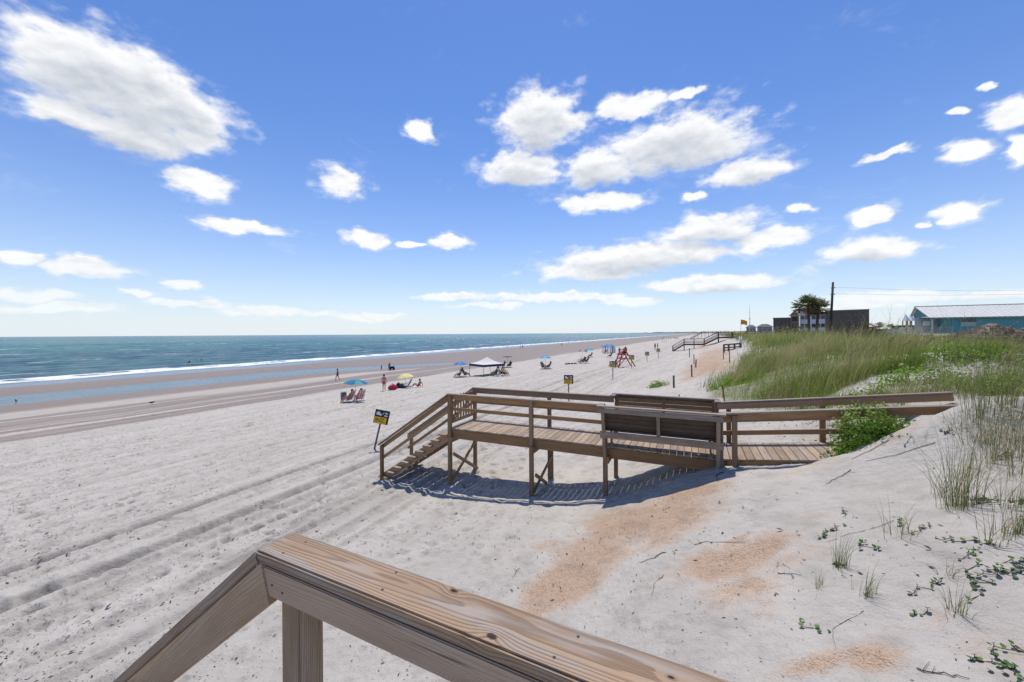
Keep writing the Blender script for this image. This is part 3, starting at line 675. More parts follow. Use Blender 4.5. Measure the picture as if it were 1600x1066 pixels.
# stair
foot = L3(-2.5, 0, 0); zf = gz(foot.x, foot.y); NT = 9
rise = (DECK-zf)/ (NT+.4); run = 2.42/NT
st = empty('stair', (0, 0, 0)); st.parent = walk
for i in range(NT):
    zt = DECK - rise*(i+1); kc = -.10 - run*(i+.5)
    board('tread', L3(kc, -.12, zt-.02), L3(kc, BW+.12, zt-.02), .275, .038, WALKD, st)
for w in (.03, BW-.03):
    board('stringer', L3(-.10, w, DECK-.24), L3(-2.55, w, zf-.02), .04, .24, WALK, st, cut0=.6, cut1=.6)
    sg = -1 if w < .5 else 1; wp = w+sg*.10
    for kq in ((-2.46,) if sg < 0 else (-2.46, )):
        zz = zf if True else 0; gpost(kq, wp, zf+1.02, 'post', .09)
    k0, k1 = -.02, -2.55; z0, z1 = RT-.03, zf+1.02
    board('stair_rail_cap', L3(k0, wp, z0+.02), L3(k1-.03, wp, z1+.01), .13, .036, WALKG, st)
    board('stair_rail', L3(k0, wp-sg*.065, z0-.075), L3(k1, wp-sg*.065, z1-.085), .036, .12, WALK, st)
    board('stair_rail', L3(k0, wp-sg*.065, z0-.42), L3(k1, wp-sg*.065, z1-.43), .036, .085, WALK, st)
# ------------------------------------------------------------------ grass, vines, shrubs, palms
def P(px, py, Y):
    r = ray(px, py); return Vector((r.x*Y, Y, EYE+r.z*Y))
def leafmat(name, a, b, straw, rough=.6, trans=.45):
    m, g, p = newmat(name); t = g.attr('tint'); o = g.obj()
    f = g.m('FRACT', g.m('MULTIPLY', t, 9.17))
    c = g.mix(f, c4(a), c4(b)); c = g.mix(g.rng(t, .42, .85), c, c4(straw))
    c = g.mix(g.m('MULTIPLY', g.noise(o, 3.0, 3), .35), c, c4([v*.5 for v in a]))
    g.L.new(c, p.inputs['Base Color']); p.inputs['Roughness'].default_value = rough; p.inputs['Specular IOR Level'].default_value = .25
    tr = g.N.new('ShaderNodeBsdfTranslucent'); g.L.new(c, tr.inputs[0])
    mx = g.N.new('ShaderNodeMixShader'); mx.inputs[0].default_value = trans
    out = next(n for n in g.N if n.type == 'OUTPUT_MATERIAL')
    g.L.new(p.outputs[0], mx.inputs[1]); g.L.new(tr.outputs[0], mx.inputs[2]); g.L.new(mx.outputs[0], out.inputs[0]); return m
GRASS = leafmat('dune grass', (.17, .245, .035), (.34, .385, .085), (.58, .49, .25))
GRASSN = leafmat('dune grass near', (.14, .19, .05), (.23, .26, .09), (.42, .31, .16))
LEAF = leafmat('shrub leaf', (.17, .34, .03), (.31, .47, .07), (.33, .38, .09), .4)
VINE = leafmat('vine leaf', (.05, .11, .025), (.14, .235, .04), (.20, .21, .05), .35, .2)
SCRUB = leafmat('scrub leaf', (.045, .062, .024), (.10, .115, .045), (.16, .115, .065))
PALM = leafmat('palm frond', (.085, .105, .038), (.17, .19, .075), (.30, .20, .10), .45, .2)
BARK = simple('palm bark', (.12, .095, .075), .95, var=.4, scale=9, bump=.01)
TWIG = simple('dry twig', (.10, .075, .055), .95, var=.35, scale=30)

def blades(base, h, w, ld, lean, tint, segs=4, curl=1.0, rng=RNG):
    """flat tapering blades bent over in direction ld (N,2)"""
    N = len(base); fa = rng.uniform(0, 6.283, N); side = np.stack([np.cos(fa), np.sin(fa), np.zeros(N)], 1)
    V = np.zeros((N, segs+1, 2, 3)); T = np.zeros((N, segs+1, 2))
    for i in range(segs+1):
        f = i/segs; a = lean*f**curl                       # tilt angle grows along the blade
        if i == 0: c = base.astype(float).copy()
        else:
            d = h/segs; c = c + np.stack([ld[:, 0]*np.sin(a)*d, ld[:, 1]*np.sin(a)*d, np.cos(a)*d], 1)
        wd = (w*(1-f)**.75*.5 + w*.03)[:, None]
        V[:, i, 0], V[:, i, 1] = c-side*wd, c+side*wd
        T[:, i, 0] = T[:, i, 1] = np.clip(tint + .18*(f-.45), 0, 1)
    n = (segs+1)*2; b = np.arange(N)[:, None]*n
    F_ = np.concatenate([np.stack([b+2*i, b+2*i+1, b+2*i+3, b+2*i+2], -1).reshape(-1, 4) for i in range(segs)])
    return V.reshape(-1, 3), F_, T.ravel()
def leaves(pos, size, tint, nrm=None, asp=.55, rng=RNG, spread=1.0):
    """small pointed leaves, each two faces folded along the middle"""
    N = len(pos); a = rng.normal(size=(N, 3)); a /= np.linalg.norm(a, axis=1)[:, None]
    if nrm is not None: u = np.asarray(nrm)+rng.normal(size=(N, 3))*spread
    else: u = rng.normal(size=(N, 3)) + np.array((0, 0, .7))
    u /= np.linalg.norm(u, axis=1)[:, None]; a -= u*(a*u).sum(1)[:, None]; a /= np.linalg.norm(a, axis=1)[:, None]+1e-9
    b = np.cross(u, a); s = size[:, None]
    p0, p2 = pos, pos+a*s; m_ = pos+a*s*.5
    p1, p3 = m_+b*s*asp*.5+u*s*.10, m_-b*s*asp*.5+u*s*.10
    V = np.stack([p0, p1, p2, p3], 1).reshape(-1, 3); i = np.arange(N)[:, None]*4
    F_ = np.concatenate([i+np.array([0, 1, 2]), i+np.array([0, 2, 3])]); return V, F_, np.repeat(tint, 4)
def jt(n, a, b): return RNG.uniform(a, b, n)

# --- the grass field on the dunes
def field_grass():
    M = 90000; az_ = RNG.uniform(math.radians(12), math.radians(56), M); R = np.exp(RNG.uniform(math.log(4.2), math.log(170), M))
    x, y = R*np.sin(az_), R*np.cos(az_)
    d = veg_density(x, y); s, t = to_st(x, y)
    patchy = fbm(x/2.3, y/2.3, 501, 3)
    keepn = np.interp(R, [4, 8, 10, 20, 40, 80, 170], [.10, .18, .34, .48, .48, .5, .5])      # tufts thin out close by, where each one counts
    tallf = lambda s, t: (s > 13) & (t > -6.8-np.clip((s-35)*.12, 0, 5))
    front = tallf(s, t)
    keepn = keepn*np.where(front, np.clip(4.2*(patchy-.35), .08, 1.25), np.clip(3.6*(patchy-.28), .22, 1.15))*np.where(s < 13, .8, 1)
    k = RNG.random(M) < d*keepn; x, y, R = x[k], y[k], R[k]; s, t = to_st(x, y)
    tt_, th_ = RNG.normal(size=len(x))*.20, RNG.uniform(.5, 1.35, len(x))
    nb = np.clip(np.interp(R, [4, 15, 60, 170], [16, 11, 5, 3]), 2, 20).astype(int); idx = np.repeat(np.arange(len(x)), nb); N = len(idx)
    front = tallf(s, t)[idx]
    lush = fbm(x/1.5, y/1.5, 511, 3)[idx]; hh = np.clip(np.where(front, .86, np.where(t[idx] < -11, .34, .50))*(.55+.95*lush)*th_[idx]*RNG.uniform(.6, 1.2, N), .15, 1.3)
    ox, oy = RNG.normal(size=N)*.07*(1+R[idx]/60), RNG.normal(size=N)*.07*(1+R[idx]/60)
    bx, by = x[idx]+ox, y[idx]+oy; bz = height(bx, by, False)-.03
    wind = np.array((CT*.75+ST*.1, -ST*.6)); ld = np.stack([wind[0]+ox*7+RNG.normal(size=N)*.5, wind[1]+oy*7+RNG.normal(size=N)*.5], 1)
    ld /= np.linalg.norm(ld, axis=1)[:, None]
    w = np.maximum(.0065, R[idx]*.00056)*RNG.uniform(.7, 1.4, N)
    tn = np.clip(.36 + 2.2*(fbm(x/1.5, y/1.5, 521, 3)[idx]-.5) + tt_[idx] + RNG.normal(size=N)*.15, 0, 1)
    ln = np.abs(RNG.normal(size=N))*.5+.25; stk = (RNG.random(N) < .05) & front; hh = np.where(stk, hh*1.45+.1, hh); tn = np.where(stk, RNG.uniform(.8, 1, N), tn); ln = np.where(stk, ln*.7, ln)
    V, F_, T = blades(np.stack([bx, by, bz], 1), hh, w, ld, ln, tn, 4)
    print('grass blades', N)
    tag(link('dune_grass', mesh_np('dune_grass', V, F_, True, T), GRASS), 'green and straw coloured sea oats grass covering the dunes', 'grass', kind='stuff')
field_grass()
# --- low leafy cover among the grass
def cover():
    M = 60000; az_ = RNG.uniform(math.radians(20), math.radians(56), M); R = np.exp(RNG.uniform(math.log(6), math.log(60), M))
    x, y = R*np.sin(az_), R*np.cos(az_); d = veg_density(x, y); p_ = fbm(x/1.6, y/1.6, 531, 3); s, t = to_st(x, y)
    edge_ = np.exp(-((d-.3)/.3)**2)
    k = RNG.random(M) < np.clip((p_-.40)*3.5, 0, 1)*np.maximum(d, .45*edge_*(R < 13.5)*(R > 10.5))*np.interp(R, [8, 11, 14], [.03, .3, .8]); x, y, R = x[k], y[k], R[k]; N = len(x)*2
    x, y, R = np.repeat(x, 2)+RNG.normal(size=N)*.06, np.repeat(y, 2)+RNG.normal(size=N)*.06, np.repeat(R, 2)
    z = height(x, y, False)+np.abs(RNG.normal(size=N))*.09+.01
    sz = np.maximum(.055, R*.0032)*RNG.uniform(.6, 1.3, N)
    tn = np.clip(.15+.5*fbm(x/.9, y/.9, 541, 2)+RNG.normal(size=N)*.12, 0, .8)
    V, F_, T = leaves(np.stack([x, y, z], 1), sz, tn, np.tile((0, 0, 1.0), (N, 1)), .7, spread=.5)
    tag(link('dune_ground_cover', mesh_np('dune_ground_cover', V, F_, False, T), LEAF), 'low bright green leafy plants creeping between the dune grass', 'ground cover', kind='stuff')
cover()
# --- dark scrub inland, in front of the houses
def scrub():
    pts = []
    for i in range(170):
        Y = RNG.uniform(26, 62); px = RNG.uniform(1195, 1640); r = ray(px, 520); s, t = to_st(r.x*Y, Y)
        if t > -9.5: continue
        pts.append((r.x*Y, Y))
    V, F_, T, o = [], [], [], 0
    for (x, y) in pts:
        n = 420; R = RNG.uniform(.9, 1.9); hh = RNG.uniform(.6, 1.5) if x/y < .98 else RNG.uniform(.45, .95); q = RNG.normal(size=(n, 3)); q /= np.linalg.norm(q, axis=1)[:, None]; q[:, 2] = np.abs(q[:, 2])
        pos = q*RNG.uniform(.5, 1.0, n)[:, None]*np.array((R, R, hh)) + np.array((x, y, gz(x, y)-.05))
        v, f, t_ = leaves(pos, RNG.uniform(.10, .22, n), np.clip(RNG.uniform(0, .9) + RNG.normal(size=n)*.15, 0, 1), q)
        V.append(v); F_.append(f+o); T.append(t_); o += len(v)
    tag(link('coastal_scrub', mesh_np('coastal_scrub', np.concatenate(V), np.concatenate(F_), False, np.concatenate(T)), SCRUB), 'dark olive scrub growing as one mass in front of the houses', 'scrub', kind='stuff')
scrub()

# --- single grass tufts on the near sand
def tuft(px, py, h, n, label, spread=.06, lean=.6, straw=.25, wind=.6, w=.0046, heads=0, flat=0):
    c = gpx(px, py); N = n
    ox, oy = RNG.normal(size=N)*spread, RNG.normal(size=N)*spread
    x, y = c.x+ox, c.y+oy; z = height(x, y)-.02
    ld = np.stack([ox/spread*.7+CT*wind+RNG.normal(size=N)*.35, oy/spread*.7-ST*wind*.6+RNG.normal(size=N)*.35], 1); ld /= np.linalg.norm(ld, axis=1)[:, None]
    hh = h*RNG.uniform(.45, 1.15, N); le = np.abs(RNG.normal(size=N))*lean*1.5+.12
    tn = np.clip(straw+RNG.normal(size=N)*.22, 0, 1)
    if flat:                                              # dead blades lying round the base
        m_ = RNG.random(N) < flat; le[m_] = RNG.uniform(1.2, 1.75, m_.sum()); tn[m_] = RNG.uniform(.7, 1, m_.sum()); hh[m_] *= .75
    V, F_, T = blades(np.stack([x, y, z], 1)-np.array(c), hh, w*RNG.uniform(.6, 1.3, N), ld, le, tn, 7, 1.3)
    o = link('grass_tuft', mesh_np('grass_tuft', V, F_, True, T), GRASSN); o.location = c
    tag(o, label, 'grass tuft', 'grass tufts on the near sand')
    for i in range(heads):                                # seed stalks
        mb = MB(); a = RNG.uniform(-.5, .5); L = h*RNG.uniform(1.15, 1.5); p = Vector((RNG.normal()*.05, RNG.normal()*.05, 0)); pts = [p.copy()]
        d = Vector((CT*.9+a*.6, -ST*.5+RNG.normal()*.3, 0)).normalized()
        for j in range(7):
            f = (j+1)/7; an = .08+.75*f*f; p = p + (d*math.sin(an)+Vector((0, 0, math.cos(an))))*L/7; pts.append(p.copy())
        mb.path(pts, [.0028*(1-.5*j/7) for j in range(8)], 4)
        for j in range(26):
            f = RNG.uniform(.72, 1.0)*7; k = min(6, int(f)); q = pts[k].lerp(pts[k+1], f-k)
            e = q+Vector((RNG.normal()*.012+d.x*.02, RNG.normal()*.012+d.y*.02, -abs(RNG.normal())*.02-.008)); mb.tube(q, e, .0035, .001, 4)
        mb.build('seed_head', simple('seed head straw', (.34, .25, .13), .85), o)
    return o
TUFTS = [
 (1503,792,1.05,150,'tallest dense grass tuft with straight upright blades on the open sand of the right dune',dict(spread=.075,lean=.5,heads=1,flat=.18)),
 (1470,775,.8,26,'thin brown tuft leaning left against the tallest tuft',dict(spread=.06,lean=.6,straw=.5,flat=.3)),
 (1548,722,.85,90,'straw tangled tuft behind the tallest tuft on the dune slope',dict(spread=.10,straw=.45,flat=.3)),
 (1522,742,.55,50,'short straw tuft between the two tall tufts of the slope',dict(spread=.12,straw=.6,flat=.4)),
 (1312,888,.42,46,'single green tuft leaning right beside the orange shell sand',dict(spread=.03,lean=.35,wind=.8)),
 (1352,936,.36,42,'low windswept tuft bent over to the right at the lower dune',dict(spread=.04,lean=.75,wind=1.6)),
 (1281,922,.26,18,'smallest pale tuft left of the windswept tuft',dict(spread=.02,lean=.4)),
 (1412,838,.48,30,'sparse sprawling tuft with curved grey blades and vine leaves at its foot',dict(spread=.07,lean=.9,straw=.4,flat=.35)),
 (1592,836,.50,40,'green tuft cut by the right picture edge on the slope',dict(spread=.05)),
 (1548,856,.40,22,'slim tuft in front of the tallest tuft towards the right edge',dict(spread=.04,straw=.35)),
 (1496,962,.34,34,'short green tuft low on the right sand with brown dead base',dict(spread=.03,lean=.4,flat=.2)),
 (1482,902,.30,20,'star shaped tuft with blades lying flat on the sand',dict(spread=.03,lean=1.3,straw=.5,flat=.6)),
 (1532,652,.85,120,'lush green tuft at the end of the walkover rail',dict(spread=.13,straw=.2,heads=2)),
 (1572,632,.95,120,'bright tall tuft on the crest right of the rail end',dict(spread=.14,straw=.25,heads=2)),
 (1600,668,.85,90,'brown green tuft on the crest at the right picture edge',dict(spread=.13,straw=.5,heads=2,flat=.2)),
 (1555,610,.9,90,'tuft with long seed stalks standing against the thatched hut',dict(spread=.12,straw=.35,heads=3)),
 (1505,622,.6,70,'straw tuft growing through the last boards of the walkover rail',dict(spread=.10,straw=.6)),
 (1590,745,.5,36,'leaning tuft halfway up the slope by the right edge',dict(spread=.07,straw=.4,flat=.3)),
 (1440,690,.22,16,'tiny tuft on the bare crest left of the straw tuft',dict(spread=.05,straw=.5)),
 (1300,668,.55,36,'wispy grey green tuft at the seaward side of the leafy shrub',dict(spread=.10,straw=.5,lean=.7)),
 (1562,694,.75,80,'green and tan tuft on the upper slope below the crest tufts',dict(spread=.10,straw=.35,flat=.25)),
 (1596,716,.85,95,'tall leaning tuft cut by the right edge halfway between crest and slope tufts',dict(spread=.10,straw=.3,flat=.2,heads=1)),
 (1528,690,.6,60,'small bent tuft between the rail end tuft and the straw tangled tuft',dict(spread=.09,straw=.5,lean=.8,flat=.3)),
 (1582,790,.6,55,'bushy short tuft beside the vine with upright leaves',dict(spread=.08,straw=.3,flat=.25)),
 (1566,840,.5,45,'tuft between the slim tuft and the one cut by the right edge',dict(spread=.06,straw=.3,flat=.3)),
 (1498,668,.45,50,'low straw tuft on the crest in front of the last rail boards',dict(spread=.10,straw=.6,lean=.9,flat=.4)),
 (1545,588,.9,120,'dense green tuft standing behind the seed stalk tuft on the ridge',dict(spread=.18,straw=.2)),
 (1588,596,.95,120,'dense tall tuft at the right picture edge on the ridge',dict(spread=.18,straw=.25,heads=2)),
]
for px, py, h, n, lab, kw in TUFTS:
    if n: tuft(px, py, h, n, lab, **kw)
# a few tall seed stalks that stand above the field
for i, (px, py, hh) in enumerate([(1318,588,.85),(1345,580,.8),(1372,572,1.0),(1395,575,.85),(1250,560,.9),(1462,575,.9),(1545,575,1.15),(1288,575,.75),(1588,590,1.25),(1432,570,.8)]):
    c = gpx(px, py); mb = MB(); pts = [Vector((0, 0, -.05))]; p = pts[0].copy(); a = RNG.normal()*.35
    d = Vector((CT+.3*a, -ST*.4+a, 0)).normalized()
    for j in range(8): an = .10+.75*((j+1)/8)**2; p = p+(d*math.sin(an)+Vector((0, 0, math.cos(an))))*hh*1.15/8; pts.append(p.copy())
    rw = max(.004, c.y*.00035); mb.path(pts, [rw*(1-.5*j/8) for j in range(9)], 4)
    for j in range(40):
        f = RNG.uniform(.74, 1.0)*8; k = min(7, int(f)); q = pts[k].lerp(pts[k+1], f-k); e = q+Vector((RNG.normal()*.016+d.x*.03, RNG.normal()*.016, -abs(RNG.normal())*.03-.01)); mb.tube(q, e, .005, .002, 4)
    o = mb.build('sea_oat_stalk', simple('seed head straw', (.34, .25, .13), .85)); o.location = c
    tag(o, 'arching straw coloured sea oat stalk rising above the dune grass against the sky', 'grass stalk', 'sea oat stalks above the dune grass')

# --- vine seedlings creeping over the sand
def vine(px, py, n, sp, label, size=.021):
    c = gpx(px, py); a = RNG.uniform(0, 3.14); x = RNG.normal(size=n)*sp; y = RNG.normal(size=n)*sp*.35
    X, Y_ = c.x+x*math.cos(a)-y*math.sin(a), c.y+x*math.sin(a)+y*math.cos(a); Z = height(X, Y_)+RNG.uniform(.008, .04, n)
    t_ = np.clip(RNG.uniform(0, .5, n), 0, 1); m2 = 2
    pos = np.stack([X, Y_, Z], 1)-np.array(c)
    V, F_, T = [], [], []
    # round leaf: eight-sided, slightly cupped
    o = 0
    for i in range(n):
        u = Vector((RNG.normal()*.35, RNG.normal()*.35, 1)).normalized(); e1 = u.orthogonal().normalized(); e2 = u.cross(e1); s = size*RNG.uniform(.6, 1.25)
        ring = [Vector(pos[i]) + (e1*math.cos(q)*1.0+e2*math.sin(q)*.85)*s*(.72 if k == 0 else 1) + u*s*.18 for k, q in enumerate(np.arange(8)*math.pi/4)]
        V += [tuple(pos[i])]+[tuple(v) for v in ring]; T += [t_[i]]*9
        F_ += [(o, o+1+k, o+1+(k+1) % 8) for k in range(8)]; o += 9
    ob = link('beach_vine', mesh_np('beach_vine', V, F_, True, T), VINE); ob.location = c
    mb = MB(); order = np.argsort(x); pr = None
    for i in order:
        q = Vector((pos[i][0], pos[i][1], pos[i][2]-.02))
        if pr is not None: mb.tube(pr, q, .003, .003, 4)
        pr = q
        mb.tube(q, Vector(pos[i]), .002, .002, 4)
    mb.build('stem', TWIG, ob)
    tag(ob, label, 'vine', 'vine plants creeping on the near sand'); return ob
for v_ in [(1405,815,9,.06,'bright cluster of vine leaves under the sparse sprawling tuft'),(1440,826,12,.10,'row of dark round vine leaves right of the sparse tuft'),
           (1508,850,12,.09,'vine leaves at the foot of the tallest grass tuft'),(1522,868,7,.06,'two leaf vine below the tallest tuft towards the right'),
           (1568,898,16,.11,'dense dark vine patch near the right picture edge'),(1592,892,10,.08,'vine leaves touching the right picture edge'),
           (1440,928,6,.09,'three dark vine leaves in a line on bare sand'),(1470,920,4,.05,'vine leaf pair left of the short green tuft'),
           (1520,905,14,.14,'long vine runner with yellowish leaves above the short tuft'),(1432,964,5,.04,'small bright vine below the windswept tuft'),
           (1302,830,6,.07,'vine leaves above the single green tuft'),(1286,838,7,.06,'vine sprig left of the green tuft leaves'),(1313,884,6,.04,'vine leaves growing inside the single green tuft'),
           (1275,986,5,.07,'small vine on bare sand left of the lower orange patch'),(1560,1020,16,.12,'vine runner at the bottom right corner'),(1585,1050,14,.09,'lowest vine cluster in the bottom right corner'),
           (1530,782,14,.10,'bright yellow green vine right of the tallest tuft'),(1582,782,13,.10,'vine with upright leaves on the slope near the edge'),
           (1345,858,5,.05,'tiny vine sprig right of the single tuft'),(1366,862,5,.05,'vine sprig between two tufts in mid slope'),(1320,803,5,.05,'topmost vine sprig on the open sand'),
           (1570,712,9,.09,'vine beside the straw tangled tuft'),(1398,684,9,.16,'vine runner along the sand crest below the rail'),(1480,676,6,.07,'bright sprig on the crest near the rail end')]:
    vine(*v_)

# --- leafy shrub growing through the rail, and a low plant by the beach
def shrub(c, rx, ry, rz_, n, label, size=.075, mat=LEAF, cat='shrub', seed=1):
    rg = np.random.default_rng(seed); o = empty('beach_shrub', c); tag(o, label, cat)
    q = rg.normal(size=(n, 3)); q /= np.linalg.norm(q, axis=1)[:, None]; q[:, 2] = np.abs(q[:, 2])*1.1-.1
    lump = fbm(q[:, 0]*2.2+q[:, 2]*1.3+9, q[:, 1]*2.2+q[:, 2]*.9+5, 71+seed, 3)
    pos = q*(rg.uniform(.35, 1.0, n)**.6*(.45+1.05*lump))[:, None]*np.array((rx, ry, rz_))
    gzs = height(c[0]+pos[:, 0], c[1]+pos[:, 1], False)-c[2]; pos[:, 2] = np.maximum(pos[:, 2]+gzs*.8, gzs+.02)
    V, F_, T = leaves(pos, size*rg.uniform(.6, 1.3, n), np.clip(.2+lump*.5+rg.normal(size=n)*.15, 0, .9), q, .5, rg, .7)
    link('foliage', mesh_np('foliage', V, F_, False, T), mat, o)
    mb = MB()
    for i in range(26):
        e = Vector(pos[rg.integers(n)]); s_ = Vector((e.x*.25, e.y*.25, float(height(np.array([c[0]+e.x*.25]), np.array([c[1]+e.y*.25]), False)[0])-c[2]-.05)); m_ = (s_+e)/2+Vector((0, 0, .05))
        mb.path([s_, m_, e], [.010, .007, .003], 5)
    mb.build('stem', TWIG, o); return o
cb = gpx(1335, 690); cb2 = bp(8.82, -.10, 0); cb2.z = gz(cb2.x, cb2.y)+.22
shrub(cb2, .56, .46, .82, 3600, 'bright green leafy shrub growing over the walkover rail at the dune', seed=3, size=.06)
cb3 = bp(9.2, .0, 0); cb3.z = gz(cb3.x, cb3.y)
shrub(cb3, .42, .36, .62, 1500, 'smaller leafy shrub on the landward side of the bright shrub at the rail', seed=5)
cc = gpx(1028, 604); shrub(cc, .75, .4, .42, 420, 'small green plant alone on the sand beyond the far bench', seed=7, size=.11)
for (px, py, rx, rz_, n, sd_, lab) in [(1214,622,1.0,.6,900,9,'lush yellow green bush on the dune behind the far bench'),(1140,605,.8,.45,700,10,'low bush at the dune foot beside the red stake'),(1375,655,.4,.22,250,11,'low leafy plant in front of the rail where the sand crest begins'),
      (1425,600,1.2,.45,700,12,'sprawling bush on the bare sand mound behind the rail'),(1320,640,.9,.35,500,13,'bush between the rail and the sand mound'),
      (1172,596,.7,.5,600,14,'pale green bush at the foot of the tall grass left of the lush bush'),(1252,606,.8,.45,600,15,'bush between the lush bush and the bare sand streak'),(1482,556,1.3,.45,700,16,'green bush right of the upper bare sand patch'),
      (1548,563,1.2,.4,700,17,'flat wide bush behind the right hand sand mound'),(1405,572,1.1,.4,600,18,'yellow green bush behind the left hand sand mound'),(1585,612,.7,.4,500,19,'small bush at the right picture edge above the slope')]:
    c = gpx(px, py); shrub(c, rx, rx*.7, rz_, n, lab, seed=sd_, size=.085)

# --- palms
def palm(px, pyb, Y, h, crown_r, n_leaf, label, dead=.25, seed=1, lean=0.0, skirt=True):
    rg = np.random.default_rng(seed); r = ray(px, pyb); x, y = r.x*Y, Y; zb = gz(x, y); o = empty('palm_tree', (x, y, zb)); tag(o, label, 'palm tree')
    mb = MB(); pts = [Vector((lean*f*f, 0, h*f-.1*(1-f))) for f in np.linspace(0, 1, 14)]
    mb.path(pts, [.21-.05*f+rg.uniform(-.012, .02) for f in np.linspace(0, 1, 14)], 9)
    top = pts[-1]; mb.build('trunk', BARK, o)
    V, F_, T = [], [], []; k = 0
    for i in range(n_leaf):
        el_ = math.asin(rg.uniform(-.55 if skirt else -.1, 1.0)); az_ = rg.uniform(0, 6.283); dd = el_ < -.05 or rg.random() < dead*.4
        d = Vector((math.cos(az_)*math.cos(el_), math.sin(az_)*math.cos(el_), math.sin(el_)))
        L = crown_r*rg.uniform(.45, .66); hub = top+d*L+Vector((0, 0, -.12*L)); R = crown_r*rg.uniform(.36, .5)
        sd_ = d.cross(Vector((0, 0, 1))); sd_ = sd_.normalized() if sd_.length > .05 else Vector((1, 0, 0)); up = sd_.cross(d)
        tn = rg.uniform(.7, 1) if dd else rg.uniform(0, .45)
        w = sd_*.02
        V += [top-w, top+w, hub+w, hub-w]; F_.append((k, k+1, k+2, k+3)); T += [tn]*4; k += 4
        for j in range(15):
            a = math.radians(-125+250*j/14); q = d*math.cos(a)+sd_*math.sin(a)+up*rg.uniform(-.1, .15); tip = hub+q*R*rg.uniform(.8, 1.1)+Vector((0, 0, -.22*R*(1.2 if dd else .7)))
            ww = q.cross(up).normalized()*R*.055; m_ = hub.lerp(tip, .55)+Vector((0, 0, .05*R))
            V += [hub, m_-ww, tip, m_+ww]; F_.append((k, k+1, k+2, k+3)); T += [tn]*4; k += 4
    link('crown', mesh_np('crown', [tuple(v) for v in V], F_, False, T), PALM, o); return o
palm(1264, 520, 60, 5.6, 2.3, 60, 'cabbage palm with left hand trunk of the tall pair beside the utility pole', seed=2, lean=-.1)
palm(1276, 520, 61, 5.2, 2.2, 55, 'cabbage palm with right hand trunk of the tall pair, brown dead fronds on one side', seed=4, dead=.6, lean=.25)
palm(1364, 522, 54, 2.2, 1.7, 34, 'low brown palm with drooping dead fronds by the white fence', seed=6, dead=1.6)
palm(1224, 518, 90, 1.7, 1.9, 30, 'small dusty palm in front of the low grey building', seed=8, dead=.7)
palm(1392, 520, 66, 2.2, 1.2, 24, 'dark small palm behind the stair of the teal house', seed=9, dead=.3)
palm(1247, 524, 56, 1.2, 1.2, 22, 'stubby palm sprout left of the tall pair of palms', seed=12, dead=.4)

# --- driftwood twigs and scattered dark debris
def twig(pts, r, label):
    P_ = []
    G_ = [gpx(px, py) for (px, py) in pts]
    for i in range(len(G_)-1):
        for f in (0, .25, .5, .75): q = G_[i].lerp(G_[i+1], f); P_.append(Vector((q.x+RNG.normal()*.008, q.y+RNG.normal()*.008, gz(q.x, q.y)+r*.8)))
    q = G_[-1]; P_.append(Vector((q.x, q.y, q.z+r*.8)))
    r *= .45; o0 = P_[0].copy(); mb = MB(); n = len(P_); mb.path([p-o0 for p in P_], [r*(1-.55*i/n) for i in range(n)], 6)
    for i in range(3):
        q = P_[1+i % (n-1)]-o0; mb.tube(q, q+Vector((RNG.normal()*.06, RNG.normal()*.06, .012)), r*.5, r*.2, 5)
    o = mb.build('twig', TWIG); o.location = o0; tag(o, label, 'twig', 'dry twigs lying on the near sand')
twig([(1388,688),(1365,702),(1330,722)], .012, 'long thin straight twig on the slope below the shrub')
twig([(1330,737),(1310,748),(1290,758)], .010, 'short straight twig below the long twig of the slope')
twig([(1460,690),(1400,712),(1352,724)], .010, 'dark half buried twig right of the long straight twig')
twig([(1038,864),(1022,873),(1000,882)], .012, 'forked dark twig at the edge of the orange shell sand')
twig([(1214,896),(1235,897),(1252,899)], .008, 'level stick in the middle of the right orange patch')
twig([(1220,880),(1235,890)], .006, 'thin straw stick leaning on the right orange patch')
twig([(1085,852),(1110,848),(1165,848)], .009, 'long flat stalk lying above the right orange patch')
twig([(1432,1052),(1480,1060),(1515,1066)], .010, 'dark twig at the bottom edge right of centre')
twig([(1036,900),(1024,915),(1018,935)], .008, 'curved root left of the right orange patch')
twig([(1350,960),(1300,985),(1306,1020)], .005, 'bowed pale stalk below the windswept tuft')
twig([(1130,690+50),(1118,745),(1122,752)], .02, 'rusty brown stump of dead leaves under the bench end')
twig([(812,890),(800,905)], .007, 'small twig above the foreground rail')
twig([(1400,812),(1330,838),(1290,850)], .005, 'very thin arching stalk left of the sparse tuft')

